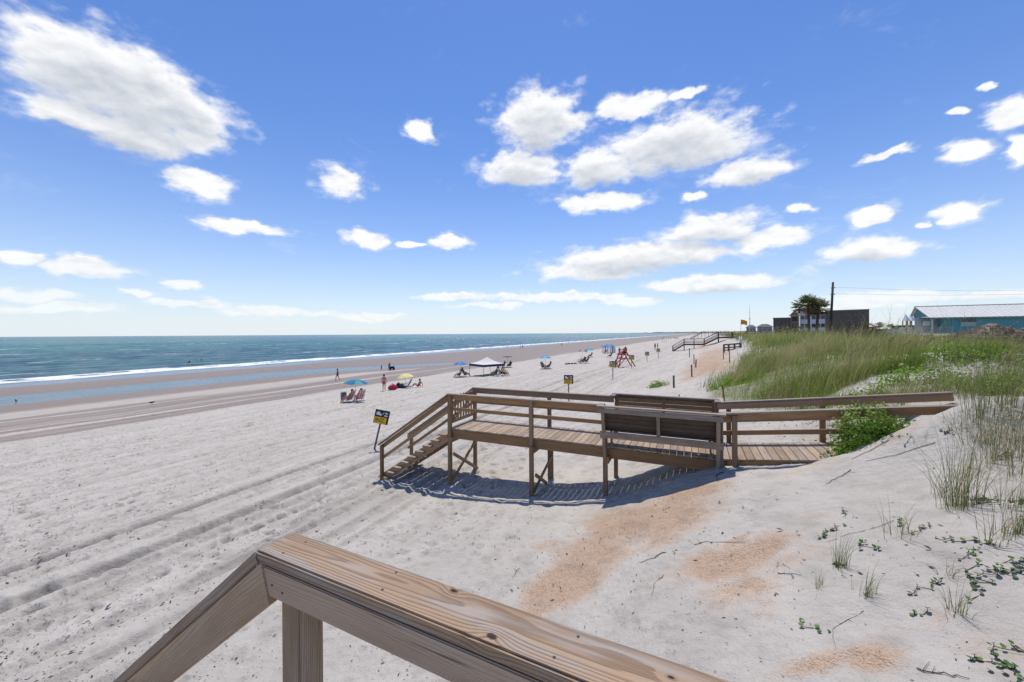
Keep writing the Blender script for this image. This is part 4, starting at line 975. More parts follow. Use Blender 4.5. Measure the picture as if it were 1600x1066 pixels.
def debris():
    N = 95000; R = np.exp(RNG.uniform(math.log(3.2), math.log(48), N)); az_ = np.arctan(RNG.uniform(-1.42, 1.42, N)); x, y = R*np.sin(az_), R*np.cos(az_)
    s, t = to_st(x, y); p_ = fbm(s/4.0, t/1.3, 601, 4); q_ = fbm(x/1.1, y/1.1, 611, 3)
    a = sstep(3.5, 7, t)*(1-sstep(22, 40, t))*1.1 + .75*np.exp(-((x-.4)/2.6)**2-((y-6.8)/2.2)**2) + .16*(1-sstep(2, 5, t))
    k = RNG.random(N) < np.clip(a, 0, 1)*np.clip((p_-.27)*4.2, 0, 1)*np.clip((q_-.22)*3.0, 0, 1)*np.interp(R, [3, 9, 14], [.45, .7, 1])
    x, y, R = x[k], y[k], R[k]; N = len(x); z = height(x, y)+.004
    sz = np.maximum(RNG.gamma(2.0, .014, N), R*.0023)*RNG.uniform(.6, 1.3, N)*np.interp(R, [3, 9], [.5, 1]); sz = np.clip(sz, .008, .13)
    V, F_, T = leaves(np.stack([x, y, z], 1), sz, RNG.uniform(0, 1, N), np.tile((0, 0, 1.0), (N, 1)), .35, spread=.35)
    print('debris', N)
    tag(link('beach_debris', mesh_np('beach_debris', V, F_, False, T), leafmat('dry weed bits', (.055, .045, .04), (.12, .10, .085), (.20, .16, .12), .9, .0)), 'small dark bits of dry weed and shell scattered over the sand', 'debris', kind='stuff')
debris()
# ------------------------------------------------------------------ houses, poles, fences, signs
def frame(px, Y, ang, z=None):
    """local frame on the ground: x axis turned by ang from world X"""
    r = ray(px, 517); x, y = r.x*Y, Y; zb = gz(x, y) if z is None else z
    return (x, y, zb)
AB = math.atan2(BU[1], BU[0])                              # axis across the shore, like the walkover
TEAL = simple('teal siding', (.115, .37, .395), .7, var=.08, scale=3); GABLE = simple('teal gable boards', (.12, .31, .36), .7, var=.1)
METAL = simple('pale metal roof', (.60, .60, .56), .5, var=.06, scale=1.5, spec=.5)
PAINT = simple('white paint', (.62, .62, .60), .6, var=.06, scale=3); GREYP = simple('grey painted timber', (.42, .45, .47), .75, var=.15, scale=4)
GLASS = simple('dark window glass', (.02, .025, .03), .08, var=.3, scale=1.0, spec=.6)
SHING = simple('brown shingles', (.155, .125, .105), .9, var=.28, scale=2.5, bump=.02); SHINGD = simple('grey brown shingles', (.13, .115, .10), .9, var=.25, scale=2.5)
TRIMB = simple('brown trim', (.21, .15, .12), .8)
# --- teal house: raised, with porch, deck and stair at its seaward end
hx, hy, hz = frame(1456, 62, 0); th = empty('beach_house', (hx, hy, hz), AB); tag(th, 'teal single storey beach house with pale ribbed metal roof and seaward porch', 'house')
FL, EV, RD = EYE-.35-hz, EYE+2.25-hz, EYE+4.05-hz; HL, HD = 22.0, 5.4
mb = MB(); mb.box((2.4+(HL-2.4)/2, HD/2, (FL+EV)/2), (HL-2.4, HD, EV-FL)); w_ = mb.build('wall', TEAL, th)
mb = MB(); mb.box((1.2, 4.65, (FL+EV)/2), (2.38, 1.4, EV-FL)); mb.build('porch_room', GREYP, th)
mb = MB()
for i in range(46): mb.box((2.55+i*.42, -.006, (FL+EV)/2), (.025, .02, EV-FL-.1))
mb.build('siding_battens', TEAL, th)
mb = MB()                                                   # gable end
mb.face([(-.02, 0, EV), (-.02, HD, EV), (-.02, HD, RD-1.5), (-.02, 4.0, RD-.05)]); mb.build('gable', GABLE, th, solid=.05)
mb = MB()
for sgn in (0, 1):
    y0, y1 = (-.45, 4.0) if sgn == 0 else (HD+.15, 4.0); sl_ = (RD-EV)/4.0; ze = EV-.45*sl_ if sgn == 0 else RD-1.6
    mb.face([(-.5, y0, ze+.06), (HL+.4, y0, ze+.06), (HL+.4, y1, RD+.06), (-.5, y1, RD+.06)])
    for i in range(38):
        X = -.45+i*.6; mb.bar((X, y0, ze+.09), (X, y1, RD+.09), .05, .05)
mb.box((HL/2-.05, 4.0, RD+.1), (HL+.9, .3, .06)); rf = mb.build('roof', METAL, th, solid=.04)
mb = MB(); mb.tube((14.6, 4.2, RD-.3), (14.6, 4.2, RD+.55), .14); mb.build('vent_pipe', simple('black pipe', (.03, .03, .03), .6), rf)
mb = MB(); mb.box((HL/2-.05, -.42, EV-.27), (HL+.85, .04, .2)); mb.build('fascia', simple('grey fascia', (.24, .27, .27), .7), th)
for (x0, x1, z0, z1) in ((3.35, 5.0, EV-1.55, EV-.28), (13.9, 15.2, EV-1.35, EV-.28)):
    mb = MB(); wd, ht = x1-x0, z1-z0; cx, cz = (x0+x1)/2, (z0+z1)/2
    for (a, b, c_, d) in ((cx, z1+.04, wd+.3, .12), (cx, z0-.04, wd+.3, .12)): mb.box((a, -.04, b), (c_, .08, d))
    for a in (x0-.07, x1+.07): mb.box((a, -.04, cz), (.14, .078, ht))
    wf_ = mb.build('window', simple('teal window trim', (.16, .38, .38), .6), th)
    mb = MB(); mb.box((cx, -.015, cz+ht*.25), (wd, .03, ht*.48)); mb.build('pane', GLASS, wf_); mb = MB(); mb.box((cx, -.012, cz-ht*.25), (wd, .03, ht*.5)); mb.build('blind', simple('pale blind', (.42, .50, .48), .8), wf_)
mb = MB(); mb.box((2.44, -.03, (FL+EV)/2), (.16, .1, EV-FL)); mb.build('corner_trim', simple('teal window trim', (.16, .38, .38), .6), th)
# porch back wall of upright grey boards, its deck, rails and posts
mb = MB(); mb.box((1.2, 3.9, FL+1.2), (2.3, .06, 2.4))
for i in range(8): mb.box((.2+i*.3, 3.85, FL+1.2), (.06, .06, 2.4))
mb.build('porch_wall', GREYP, th)
mb = MB(); mb.box((.2, 1.95, FL+1.55), (.9, .05, .75)); mb.build('porch_sign', PAINT, th)
pd = empty('porch_deck', (0, 0, 0)); pd.parent = th
mb = MB(); mb.box((-.05, 2.0, FL-.08), (4.9, 4.3, .14)); mb.build('floor', PAINT, pd)
for (X, Yy) in ((0, -.12), (-1.2, -.1), (-2.4, -.1), (2.3, -.1), (-2.4, 4.0), (-1.2, 4.0)):
    top_ = EV-.3 if X == 0 else FL+.98
    mb = MB(); mb.box((X, Yy, (top_-.6)/2), (.16, .16, top_+.6)); mb.build('post', PAINT if X == 0 else GREYP, pd)
def railing(a, b, zf, h, parent, mat, step=.16, bot=.12):
    mb = MB(); a, b = Vector(a), Vector(b); n = max(2, int((b-a).length/step))
    mb.bar(a+Vector((0, 0, zf+h)), b+Vector((0, 0, zf+h)), .09, .06); mb.bar(a+Vector((0, 0, zf+bot)), b+Vector((0, 0, zf+bot)), .05, .05)
    for i in range(n+1):
        q = a.lerp(b, i/n); mb.bar(q+Vector((0, 0, zf+bot)), q+Vector((0, 0, zf+h)), .035, .035, up=(1, 0, 0))
    return mb.build('railing', mat, parent)
railing((-2.4, -.1, 0), (-.05, -.1, 0), FL, .95, pd, GREYP); railing((.05, -.1, 0), (2.3, -.1, 0), FL, .95, pd, GREYP); railing((-2.4, -.1, 0), (-2.4, 1.2, 0), FL, .95, pd, PAINT); railing((-2.4, 2.6, 0), (-2.4, 4.0, 0), FL, .95, pd, PAINT)
hs = empty('house_stair', (0, 0, 0)); hs.parent = th
mb = MB()
for i in range(9): mb.box((-2.65-i*.3, 1.9, FL-.16-i*.17), (.3, 1.3, .05))
for yy in (1.25, 2.55): mb.bar((-2.5, yy, FL-.15), (-5.3, yy, FL-1.7), .05, .22)
mb.build('steps', PAINT, hs)
for yy in (1.2, 2.6):
    mb = MB(); mb.bar((-2.5, yy, FL+.95), (-5.3, yy, FL-.65), .09, .14); mb.bar((-2.5, yy, FL+.5), (-5.3, yy, FL-1.1), .07, .12)
    for f in (.0, .33, .66, 1.0): mb.bar((-2.5-2.8*f, yy, FL-.2-1.55*f), (-2.5-2.8*f, yy, FL+.95-1.6*f), .08, .08, up=(1, 0, 0))
    mb.build('stair_rail', PAINT, hs)
# --- neighbour's raised deck with white rails, further back, and its two little white roofs
nx, ny, nz = frame(1402, 82, 0); nd = empty('neighbour_deck', (nx, ny, nz), AB); tag(nd, 'raised deck with white rails and dark openings behind the porch of the teal house', 'deck')
zf_ = EYE+.2-nz
mb = MB(); mb.box((2.6, 1.5, zf_-.1), (5.2, 3.0, .18)); mb.build('floor', PAINT, nd)
mb = MB(); mb.box((2.6, 2.9, zf_+.5), (5.0, .1, 1.0)); mb.build('dark_screen', simple('black pipe', (.03, .03, .03), .6), nd)
railing((0, 0, 0), (5.2, 0, 0), zf_, 1.0, nd, PAINT, .6)
for X in (0.0, 1.7, 3.4, 5.2): mb = MB(); mb.box((X, 0.02, zf_/2+.4), (.16, .16, zf_+1.3)); mb.build('post', PAINT, nd)
for i, px in enumerate((1416, 1424)):
    r = P(px, 492, 84); zg = gz(r.x, r.y); kd = empty('white_gazebo', (r.x, r.y, zg)); tag(kd, ('left' if i == 0 else 'right')+' hand small white peaked roof behind the teal house gable', 'gazebo', 'white peaked roofs behind the teal house')
    zt = EYE+(516.9-490)/F*84-zg; ze = EYE+(516.9-501)/F*84-zg
    mb = MB()
    for a, b in (((-.45, -.5), (.45, -.5)), ((.45, -.5), (.45, .5)), ((.45, .5), (-.45, .5)), ((-.45, .5), (-.45, -.5))): mb.face([(a[0], a[1], ze), (b[0], b[1], ze), (-.15, 0, zt)])
    mb.build('roof', simple('bright white roof', (.8, .8, .8), .6), kd)
    mb = MB()
    for a in ((-.38, -.42), (.38, -.42), (.38, .42), (-.38, .42)): mb.box((a[0], a[1], ze/2), (.12, .12, ze))
    mb.build('posts', simple('tan posts', (.35, .24, .14), .8), kd)
# --- dark shingled building
def block(px0, px1, pyt, Y, depth, mat, name, label, cat='building', skew=0.0):
    rc = ray((px0+px1)/2, pyt); cd = Vector((rc.x, 1, 0)); ex = Vector((1, -rc.x, 0)).normalized(); C0 = cd*Y      # the front faces the beach walk
    def hit(px): r = ray(px, pyt); k = C0.dot(cd)/Vector((r.x, 1, 0)).dot(cd); return Vector((r.x*k, k, EYE+r.z*k))
    a, b = hit(px0), hit(px1); L = (Vector((b.x, b.y))-Vector((a.x, a.y))).length
    z0 = min(gz(a.x, a.y), gz(b.x, b.y))-.3; o = empty(name, (a.x, a.y, z0), math.atan2(ex.y, ex.x)); tag(o, label, cat); h = (a.z+b.z)/2-z0
    mb = MB(); mb.box((L/2, depth/2, h/2), (L, depth, h)); w = mb.build('wall', mat, o); return o, L, h
o, L, h = block(1289, 1358, 485, 75, 12, SHING, 'shingled_building', 'big dark brown windowless shingled building behind the leaning utility pole')
mb = MB(); mb.box((L/2, -.04, h+.02), (L+.1, .12, .16)); mb.box((L/2, 6.06, h+.05), (L+.12, 12.1, .1)); mb.build('roof_edge', simple('pale roof edge', (.22, .21, .20), .7), o)
mb = MB()
for i in range(14): mb.box((L/2, -.012, .25+i*(h-.3)/14), (L-.02, .03, .04))
mb.build('shingle_courses', SHING, o)
o, L, h = block(1208, 1247, 497, 120, 10, SHINGD, 'low_grey_building', 'low flat roofed grey brown building left of the white apartment building')
mb = MB(); mb.box((L/2, 4.96, h+.06), (L+.2, 10.2, .14)); mb.build('roof_edge', simple('dark roof edge', (.06, .055, .05), .7), o)
mb = MB(); mb.box((L*.25, -.03, h*.5), (1.3, .06, 1.0)); w_ = mb.build('window', PAINT, o); mb = MB(); mb.box((L*.25, -.07, h*.5), (1.1, .03, .8)); mb.build('pane', GLASS, w_)
o, L, h = block(1249, 1290, 489, 110, 9, simple('white wall', (.60, .60, .66), .8, var=.05, scale=1), 'apartment_building', 'white three storey apartment building with dark windows behind the pair of palms')
for k, (fx, fz) in enumerate([(a, b) for b in (.83, .52, .22) for a in (.12, .30, .55, .72, .90)]):
    mb = MB(); mb.box((L*fx, -.03, h*fz), (.95, .06, 1.15)); w_ = mb.build('window', simple('window frame grey', (.4, .4, .43), .6), o)
    mb = MB(); mb.box((L*fx, -.075, h*fz), (.8, .03, 1.0)); mb.build('pane', GLASS, w_)
mb = MB(); mb.box((L/2, 4.5, h+.1), (L+.3, 9.3, .2)); mb.build('roof', TRIMB, o)
tw = empty('stair_tower', (-1.1, -.4, 0)); tw.parent = o
mb = MB(); mb.box((0, 1.5, h*.45), (1.9, 3, h*.9)); mb.build('tower_wall', TRIMB, tw)
for z_ in (.25, .52, .78): mb = MB(); mb.box((0, -.06, h*z_), (1.2, .14, h*.16)); mb.build('opening', simple('dark opening', (.05, .045, .045), .9), tw)
mb = MB(); mb.face([(-1.4, -.4, h*.9), (1.3, -.4, h*.9), (0, -.4, h*1.12)]); mb.face([(-1.4, -.4, h*.9), (0, -.4, h*1.12), (0, 3.4, h*1.12), (-1.4, 3.4, h*.9)]); mb.face([(1.3, -.4, h*.9), (1.3, 3.4, h*.9), (0, 3.4, h*1.12), (0, -.4, h*1.12)]); mb.build('tower_roof', TRIMB, tw)
mb = MB(); mb.box((1.25, -.2, h*.5), (.25, .25, h*.98)); mb.build('downpipe', PAINT, tw)
for (px0, px1, py, Y, lab) in ((1166, 1181, 509, 190, 'leftmost far grey house with low hip roof beyond the dune'), (1183, 1207, 508, 170, 'far pale house with dark windows next to the low grey building')):
    o, L, h = block(px0, px1, py+3, Y, 8, simple('far house wall', (.30, .31, .33), .8), 'far_house', lab, 'house')
    mb = MB(); mb.face([(-.4, -.4, h), (L+.4, -.4, h), (L*.7, 3.5, h+1.3), (L*.3, 3.5, h+1.3)]); mb.face([(-.4, -.4, h), (L*.3, 3.5, h+1.3), (-.4, 8, h)]); mb.face([(L+.4, -.4, h), (L+.4, 8, h), (L*.7, 3.5, h+1.3)]); mb.build('roof', simple('far grey roof', (.09, .09, .095), .8), o, solid=.1)
    for i in range(3):
        mb = MB(); mb.box((L*(.2+.3*i), -.04, h-1.2), (.8, .08, 1.0)); w_ = mb.build('window', PAINT, o); mb = MB(); mb.box((L*(.2+.3*i), -.1, h-1.2), (.65, .04, .8)); mb.build('pane', GLASS, w_)
# --- white fence
a, b = P(1340, 519, 57), P(1402, 519, 56); n = 24
fe = empty('white_fence', (a.x, a.y, gz(a.x, a.y))); tag(fe, 'low white picket fence in front of the brown palm', 'fence')
mb = MB()
for i in range(n*2+1):
    q = a.lerp(b, i/(n*2))-a; mb.box((q.x, q.y, EYE-.42-fe.location.z+.25), (.09, .025, .95))
mb.build('pickets', PAINT, fe)
mb = MB()
for z_ in (-.05, .5): mb.bar((0, .03, EYE-.35-fe.location.z+z_), (b.x-a.x, b.y-a.y+.03, EYE-.35-fe.location.z+z_), .04, .08)
mb.build('fence_rail', PAINT, fe)
for f in (0, .5, 1): q = a.lerp(b, f)-a; mb = MB(); mb.box((q.x, q.y+.08, (EYE+.2-fe.location.z)/2-.2), (.1, .1, EYE+.2-fe.location.z+.4)); mb.build('post', PAINT, fe)
# --- thatched huts
THATCH = simple('grey brown thatch', (.30, .24, .205), .95, var=.4, scale=5, bump=.05)
def hut(px, py_top, py_eave, Y, half, label):
    a = P(px, py_top, Y); zg = gz(a.x, a.y); o = empty('thatched_hut', (a.x, a.y, zg), AB); tag(o, label, 'hut')
    zt, ze = a.z-zg, P(px, py_eave, Y).z-zg; rg = np.random.default_rng(int(px))
    V, F_ = [], []; nr, na = 9, 40                       # layered, ragged roof cone with hipped shape
    def pt(i, j, dz=0.0):
        f = i/nr; an = 2*math.pi*(j % na)/na; sq = 1/max(abs(math.cos(an)), abs(math.sin(an)))**.75
        rr = half*(.05+.95*f)*sq*(1+rg.normal()*.004); return (rr*math.cos(an), rr*math.sin(an), zt+(ze-zt)*f**.92+rg.normal()*.006+dz)
    for i in range(nr):
        b = len(V); V += [pt(i, j) for j in range(na)]; V += [pt(i+1.06, j, -.01) for j in range(na)]
        F_ += [(b+j, b+(j+1) % na, b+na+(j+1) % na, b+na+j) for j in range(na)]
    r_ = link('thatch_roof', mesh_np('thatch_roof', V, F_), THATCH, o); md = r_.modifiers.new('thick', 'SOLIDIFY'); md.thickness = .06
    n = 9000; an = rg.uniform(0, 6.283, n); f = np.sqrt(rg.uniform(.0, 1.02, n)); sq = 1/np.maximum(np.abs(np.cos(an)), np.abs(np.sin(an)))**.75; rr = half*(.05+.95*f)*sq
    pos = np.stack([rr*np.cos(an), rr*np.sin(an), zt+(ze-zt)*f**.92+.02], 1); out_ = np.stack([np.cos(an), np.sin(an)], 1)+rg.normal(size=(n, 2))*.12; out_ /= np.linalg.norm(out_, axis=1)[:, None]
    v, q, t_ = blades(pos, rg.uniform(.18, .34, n), rg.uniform(.03, .07, n), out_, np.full(n, 1.72)+rg.normal(size=n)*.12, rg.uniform(0, 1, n), 2, .15, rg); link('thatch_tufts', mesh_np('thatch_tufts', v, q, False, t_), leafmat('thatch blades', (.15, .12, .10), (.33, .275, .235), (.25, .20, .165), .9, 0), o)
    for sx in (-1, 1):
        for sy in (-1, 1): mb = MB(); mb.tube((sx*half*.8, sy*half*.8, -.3), (sx*half*.8, sy*half*.8, ze+.1), .09, .08); mb.build('post', TWIG, o)
    mb = MB(); mb.box((0, half*.55, ze*.42), (half*1.5, .08, ze*.6)); mb.build('back_screen', simple('dark hut screen', (.05, .045, .04), .9), o)
    return o
hut(1550, 507, 528, 27, 1.95, 'thatched hut with low grey brown palm roof in front of the teal house'); hut(1632, 506, 527, 26, 1.9, 'second thatched roof cut by the right picture edge')
# --- utility pole with wires
a = P(1296, 519, 58); zg = gz(a.x, a.y); tp = P(1301.5, 441, 58); up_ = empty('utility_pole', (a.x, a.y, zg)); tag(up_, 'dark utility pole leaning slightly right beside the pair of palms', 'utility pole')
PT = Vector((tp.x-a.x, 0, tp.z-zg)); mb = MB(); mb.tube((0, 0, -.5), PT, .19, .14, 10); mb.build('pole', simple('dark creosote pole', (.045, .04, .035), .9, var=.3), up_)
wires = []
for f, k in ((.905, 0), (.80, 1)):
    q = PT*f; mb = MB(); mb.bar(q-Vector((.32, 0, 0)), q+Vector((.36, 0, 0)), .07, .07); mb.tube(q+Vector((.34, 0, 0)), q+Vector((.34, 0, .16)), .045, .03); mb.build('crossarm', simple('dark creosote pole', (.045, .04, .035), .9, var=.3), up_)
    s_ = Vector((a.x, a.y, zg))+q+Vector((.34, 0, .12)); e_ = P(1760, (452, 455)[k], 47); pts = []
    for i in range(25):
        f2 = i/24; p_ = s_.lerp(e_, f2); p_.z -= .35*4*f2*(1-f2); pts.append(p_-s_)
    mb = MB(); mb.path(pts, [.012]*25, 4); o = mb.build('power_line', simple('wire', (.12, .12, .13), .6)); o.location = s_; tag(o, ('upper' if k == 0 else 'lower')+' power wire running right from the leaning utility pole', 'wire', 'wires on the utility pole')
# --- flag, mast, white marker posts
a = P(1157.5, 517, 80); zg = gz(a.x, a.y); fl = empty('flag_pole', (a.x, a.y, zg)); tag(fl, 'thin white pole flying an orange yellow warning flag on the dune', 'flag'); zt = P(1157.5, 499, 80).z-zg
mb = MB(); mb.tube((0, 0, -.3), (0, 0, zt), .035, .03); mb.build('pole', PAINT, fl)
V, F_ = [], []
for i in range(9):
    for j in range(5):
        f = i/8; V.append((.03+1.38*f, .16*math.sin(f*7+j*.3)*f, zt-.08-1.05*j/4-.22*f*f+.05*math.sin(5*f)-(0 if j < 3 else .0)+ (-.15*f if j == 0 else .12*f if j == 4 else 0)))
for i in range(8):
    for j in range(4): F_.append((i*5+j, i*5+j+1, i*5+5+j+1, i*5+5+j))
o = link('flag_cloth', mesh_np('flag_cloth', V, F_, True), simple('orange flag', (.80, .36, .012), .7, var=.08), fl); o.modifiers.new('thick', 'SOLIDIFY').thickness = .006
a = P(1171.5, 519, 92); zg = gz(a.x, a.y); zt = P(1171.5, 477, 92).z-zg; ma = empty('mast', (a.x, a.y, zg)); tag(ma, 'tall thin white mast standing behind the flag', 'mast')
mb = MB(); mb.tube((0, 0, -.4), (0, 0, zt*.55), .11, .09); mb.tube((0, 0, zt*.55), (0, 0, zt), .05, .03); mb.build('pole', PAINT, ma); mb = MB(); mb.tube((0, 0, zt*.54), (0, 0, zt*.57), .13, .13); mb.build('collar', PAINT, ma)
for i, (px, py) in enumerate(((1155.5, 526), (1158.5, 526))):
    a = P(px, py, 42); zg = gz(a.x, a.y); mb = MB(); mb.tube((0, 0, -.3), (0, 0, a.z-zg), .06, .055); o = mb.build('marker_post', PAINT); o.location = (a.x, a.y, zg); tag(o, ('thin left' if i == 0 else 'right')+' white marker post in the grass above the buried rail', 'post', 'white marker posts in the grass')
# --- wooden stakes along the foot of the dune
STK = simple('weathered stake', (.12, .10, .085), .9, var=.3, scale=9)
for i, (px, pb, pt_, w, lab) in enumerate([(1053, 606, 587, .085, 'thick dark wooden stake nearest the walkover on open sand'),(1081, 589, 570, .07, 'slim wooden stake on orange sand, second from the walkover'),(1086.5, 575, 562, .075, 'short dark stake leaning beside the third stake'),
      (1084.5, 569, 554, .06, 'thin stake behind the leaning dark stake'),(1077.5, 559, 544, .075, 'stake standing in front of the far timber stair'),(1140, 567, 549, .05, 'grey stick at the dune edge below the buried rail'),(1130.5, 562, 550, .05, 'short grey stick left of the dune edge stick')]):
    c = gpx(px, pb); h_ = (pb-pt_)*c.y/F; mb = MB(); mb.bar((0, 0, -.4), ((.06 if i == 2 else -.02*h_), 0, h_), w, w, up=(0, 1, 0), bev=.008); o = mb.build('stake', STK); o.location = c; tag(o, lab, 'stake', 'wooden stakes along the dune foot')
RED = simple('rusty red stake', (.22, .055, .03), .85, var=.25)
for px, pb, pt_, lab in ((1133, 626, 603, 'leaning rusty red stake at the dune edge behind the far bench'), (1061, 624, 615, 'short rusty stake showing just above the far bench')):
    c = gpx(px, pb); h_ = (pb-pt_)*c.y/F; mb = MB(); mb.bar((0, 0, -.3), (-.10 if px > 1100 else 0, 0, h_), .035, .035, up=(0, 1, 0)); o = mb.build('red_stake', RED); o.location = c; tag(o, lab, 'stake', 'red stakes at the dune edge')
# --- warning signs
def text(body, size, mat, loc, parent, name='lettering'):
    cu = bpy.data.curves.new('t', 'FONT'); cu.body = body; cu.size = size; cu.align_x = 'CENTER'; cu.align_y = 'CENTER'; cu.extrude = .002; cu.offset = size*.012
    t_ = bpy.data.objects.new('t', cu); COL.objects.link(t_); bpy.context.view_layer.update()
    me = bpy.data.meshes.new_from_object(t_.evaluated_get(bpy.context.evaluated_depsgraph_get())); bpy.data.objects.remove(t_)
    o = link(name, me, mat, parent); o.location = loc; o.rotation_euler = (math.radians(90), 0, 0); return o
BLK = simple('sign black', (.012, .012, .016), .5, var=.1); YEL = simple('sign yellow', (.72, .46, .03), .5, var=.08); WHT = simple('sign white', (.75, .75, .78), .5, var=.03); SPOST = simple('sign post wood', (.12, .115, .105), .9, var=.3, scale=12)
DKT = simple('sign dark lettering', (.12, .07, .01), .6)
def sign(label, w=.56, h=.50, H=1.42):
    o = empty('warning_sign', (0, 0, 0)); tag(o, label, 'sign', 'black and yellow warning signs along the beach')
    mb = MB(); mb.box((0, 0, (H-h*.2)/2-.2), (.065, .04, H-h*.2+.4), bev=.004); mb.build('post', SPOST, o)
    mb = MB(); mb.box((0, -.026, H-h/2), (w, .012, h), bev=.003); pn = mb.build('sign_board', BLK, o)
    mb = MB(); mb.box((-.012*0-.03, -.0345, H-h*.745), (w-.09, .005, h*.47)); mb.build('yellow_panel', YEL, pn)
    mb = MB()                                             # white emblem: a rounded animal-like shape with a tail
    mb.face([(-.22, -.034, H-h*.38), (-.22, -.034, H-h*.22), (-.19, -.034, H-h*.14), (-.12, -.034, H-h*.13), (-.06, -.034, H-h*.26), (-.01, -.034, H-h*.33), (-.01, -.034, H-h*.41), (-.08, -.034, H-h*.40)])
    mb.face([(.0, -.034, H-h*.30), (.05, -.034, H-h*.14), (.07, -.034, H-h*.15), (.03, -.034, H-h*.31)]); mb.build('emblem', WHT, pn, solid=.003)
    mb = MB(); mb.box((.155, -.034, H-h*.17), (.11, .004, .03)); mb.box((.155, -.034, H-h*.25), (.09, .004, .02)); mb.box((.15, -.034, H-h*.38), (.14, .004, .04)); mb.build('small_print', WHT, pn)
    text('INZ.', .20, DKT, (-.035, -.0385, H-h*.75), pn); return o
SG = [(585, 702, 'black and yellow warning sign tilted to the right beside the walkover stair'), (888.5, 626, 'warning sign just behind the far rail of the walkover'), (957.5, 592, 'warning sign in front of the red lifeguard chair'),
      (987, 576, 'warning sign at the right leg of the red lifeguard chair'), (1011, 566, 'warning sign beyond the lifeguard chair, second smallest'), (1028.5, 559.5, 'farthest warning sign, nearest the far timber stair')]
p0 = None
for i, (px, pb, lab) in enumerate(SG):
    o = sign(lab) if i == 0 else copy_tree(p0); p0 = p0 or o; o['label'] = lab
    c = gpx(px, pb); o.location = c; o.rotation_euler = (0, 0, math.atan2(-c.x, c.y)*.75)
    if i == 0: o.rotation_euler = (0, math.radians(13), math.radians(8)); o.scale = (1, 1, 1.08)
# --- far timber walkovers
FARW = simple('far walkover timber', (.135, .098, .075), .9, var=.3, scale=3)
def farwalk(sx, sy, label, plan, dz0, width=1.5, post=1.6):
    """plan: photo points (px, py of the walking surface) from the stair foot up to the dune, all on one line across the shore"""
    c = gpx(sx, sy); o = empty('far_walkover', c); tag(o, label, 'walkover', 'timber walkovers further along the beach')
    pts = []
    for (d, h_) in plan:
        q = Vector((BU[0]*d, BU[1]*d, 0)); pts.append(q+Vector((0, 0, h_)))
    N3 = Vector((BN[0], BN[1], 0))
    mb = MB(); rl = [MB(), MB()]; ps = []
    for i in range(len(pts)-1):
        a, b = pts[i], pts[i+1]; n = max(2, int((b-a).length/.3))
        if abs(b.z-a.z) > .3:
            for j in range(n): q = a.lerp(b, (j+.5)/n); mb.box(q+N3*width/2, (.3, width, .05), Matrix.Rotation(AB, 3, 'Z'))
            for w in (0, width): mb.bar(a+N3*w-Vector((0, 0, .12)), b+N3*w-Vector((0, 0, .12)), .06, .28)
        else:
            mb.bar(a+N3*width/2, b+N3*width/2, width, .06)
            for w in (0, width): mb.bar(a+N3*w-Vector((0, 0, .15)), b+N3*w-Vector((0, 0, .15)), .06, .28)
        for k, w in enumerate((0, width)):
            for hh, t_ in ((1.0, .11), (.55, .08), (.3, .08)): rl[k].bar(a+N3*w+Vector((0, 0, hh)), b+N3*w+Vector((0, 0, hh)), .08, t_)
        L = (b-a).length; m_ = max(1, round(L/2.4))
        for j in range(m_+(1 if i == len(pts)-2 else 0)): ps.append(a.lerp(b, j/m_))
    mb.build('deck', FARW, o)
    for r_ in rl: r_.build('railing', FARW, o)
    for q in ps:
        for w in (0, width):
            w0 = q+N3*w; zg = gz(c.x+w0.x, c.y+w0.y)-c.z; m2 = MB(); m2.bar((w0.x, w0.y, min(zg, w0.z)-.4), (w0.x, w0.y, w0.z+1.05), .12, .12, up=(1, 0, 0)); m2.build('post', FARW, o)
    return o
c = gpx(1051, 549); print('far walk foot', c)
farwalk(1051, 549, 'nearer far walkover with a stair down to the beach and level landing', [(0, .1), (2.2, 1.55), (6.0, 1.6), (8.6, 3.0), (16, 3.1)], 0)
farwalk(1079, 530, 'farthest walkover with a high stair platform at the end of the dune', [(0, .1), (6.5, 4.0), (10.5, 4.1), (22, 4.1)], 0)
# half-buried rail on the dune edge
c = P(1131, 549, 40); c.z = gz(c.x, c.y); o = empty('buried_railing', c); tag(o, 'short dark rail of a walkover nearly buried in the grassy dune edge', 'railing'); zt = P(1131, 539, 40).z-c.z
e = P(1157, 537, 38)-Vector(c)
mb = MB(); mb.bar((0, 0, zt), (e.x, e.y, e.z), .09, .14); mb.bar((0, 0, zt-.32), (e.x, e.y, e.z-.3), .06, .12); mb.bar((0, 0, zt-.58), (e.x, e.y, e.z-.5), .06, .1); mb.build('rails', FARW, o)
for f in (0, .3, .65, 1): mb = MB(); mb.bar((e.x*f, e.y*f, -.6), (e.x*f, e.y*f, zt+(e.z-zt)*f+.05), .13, .13, up=(1, 0, 0)); mb.build('post', FARW, o)
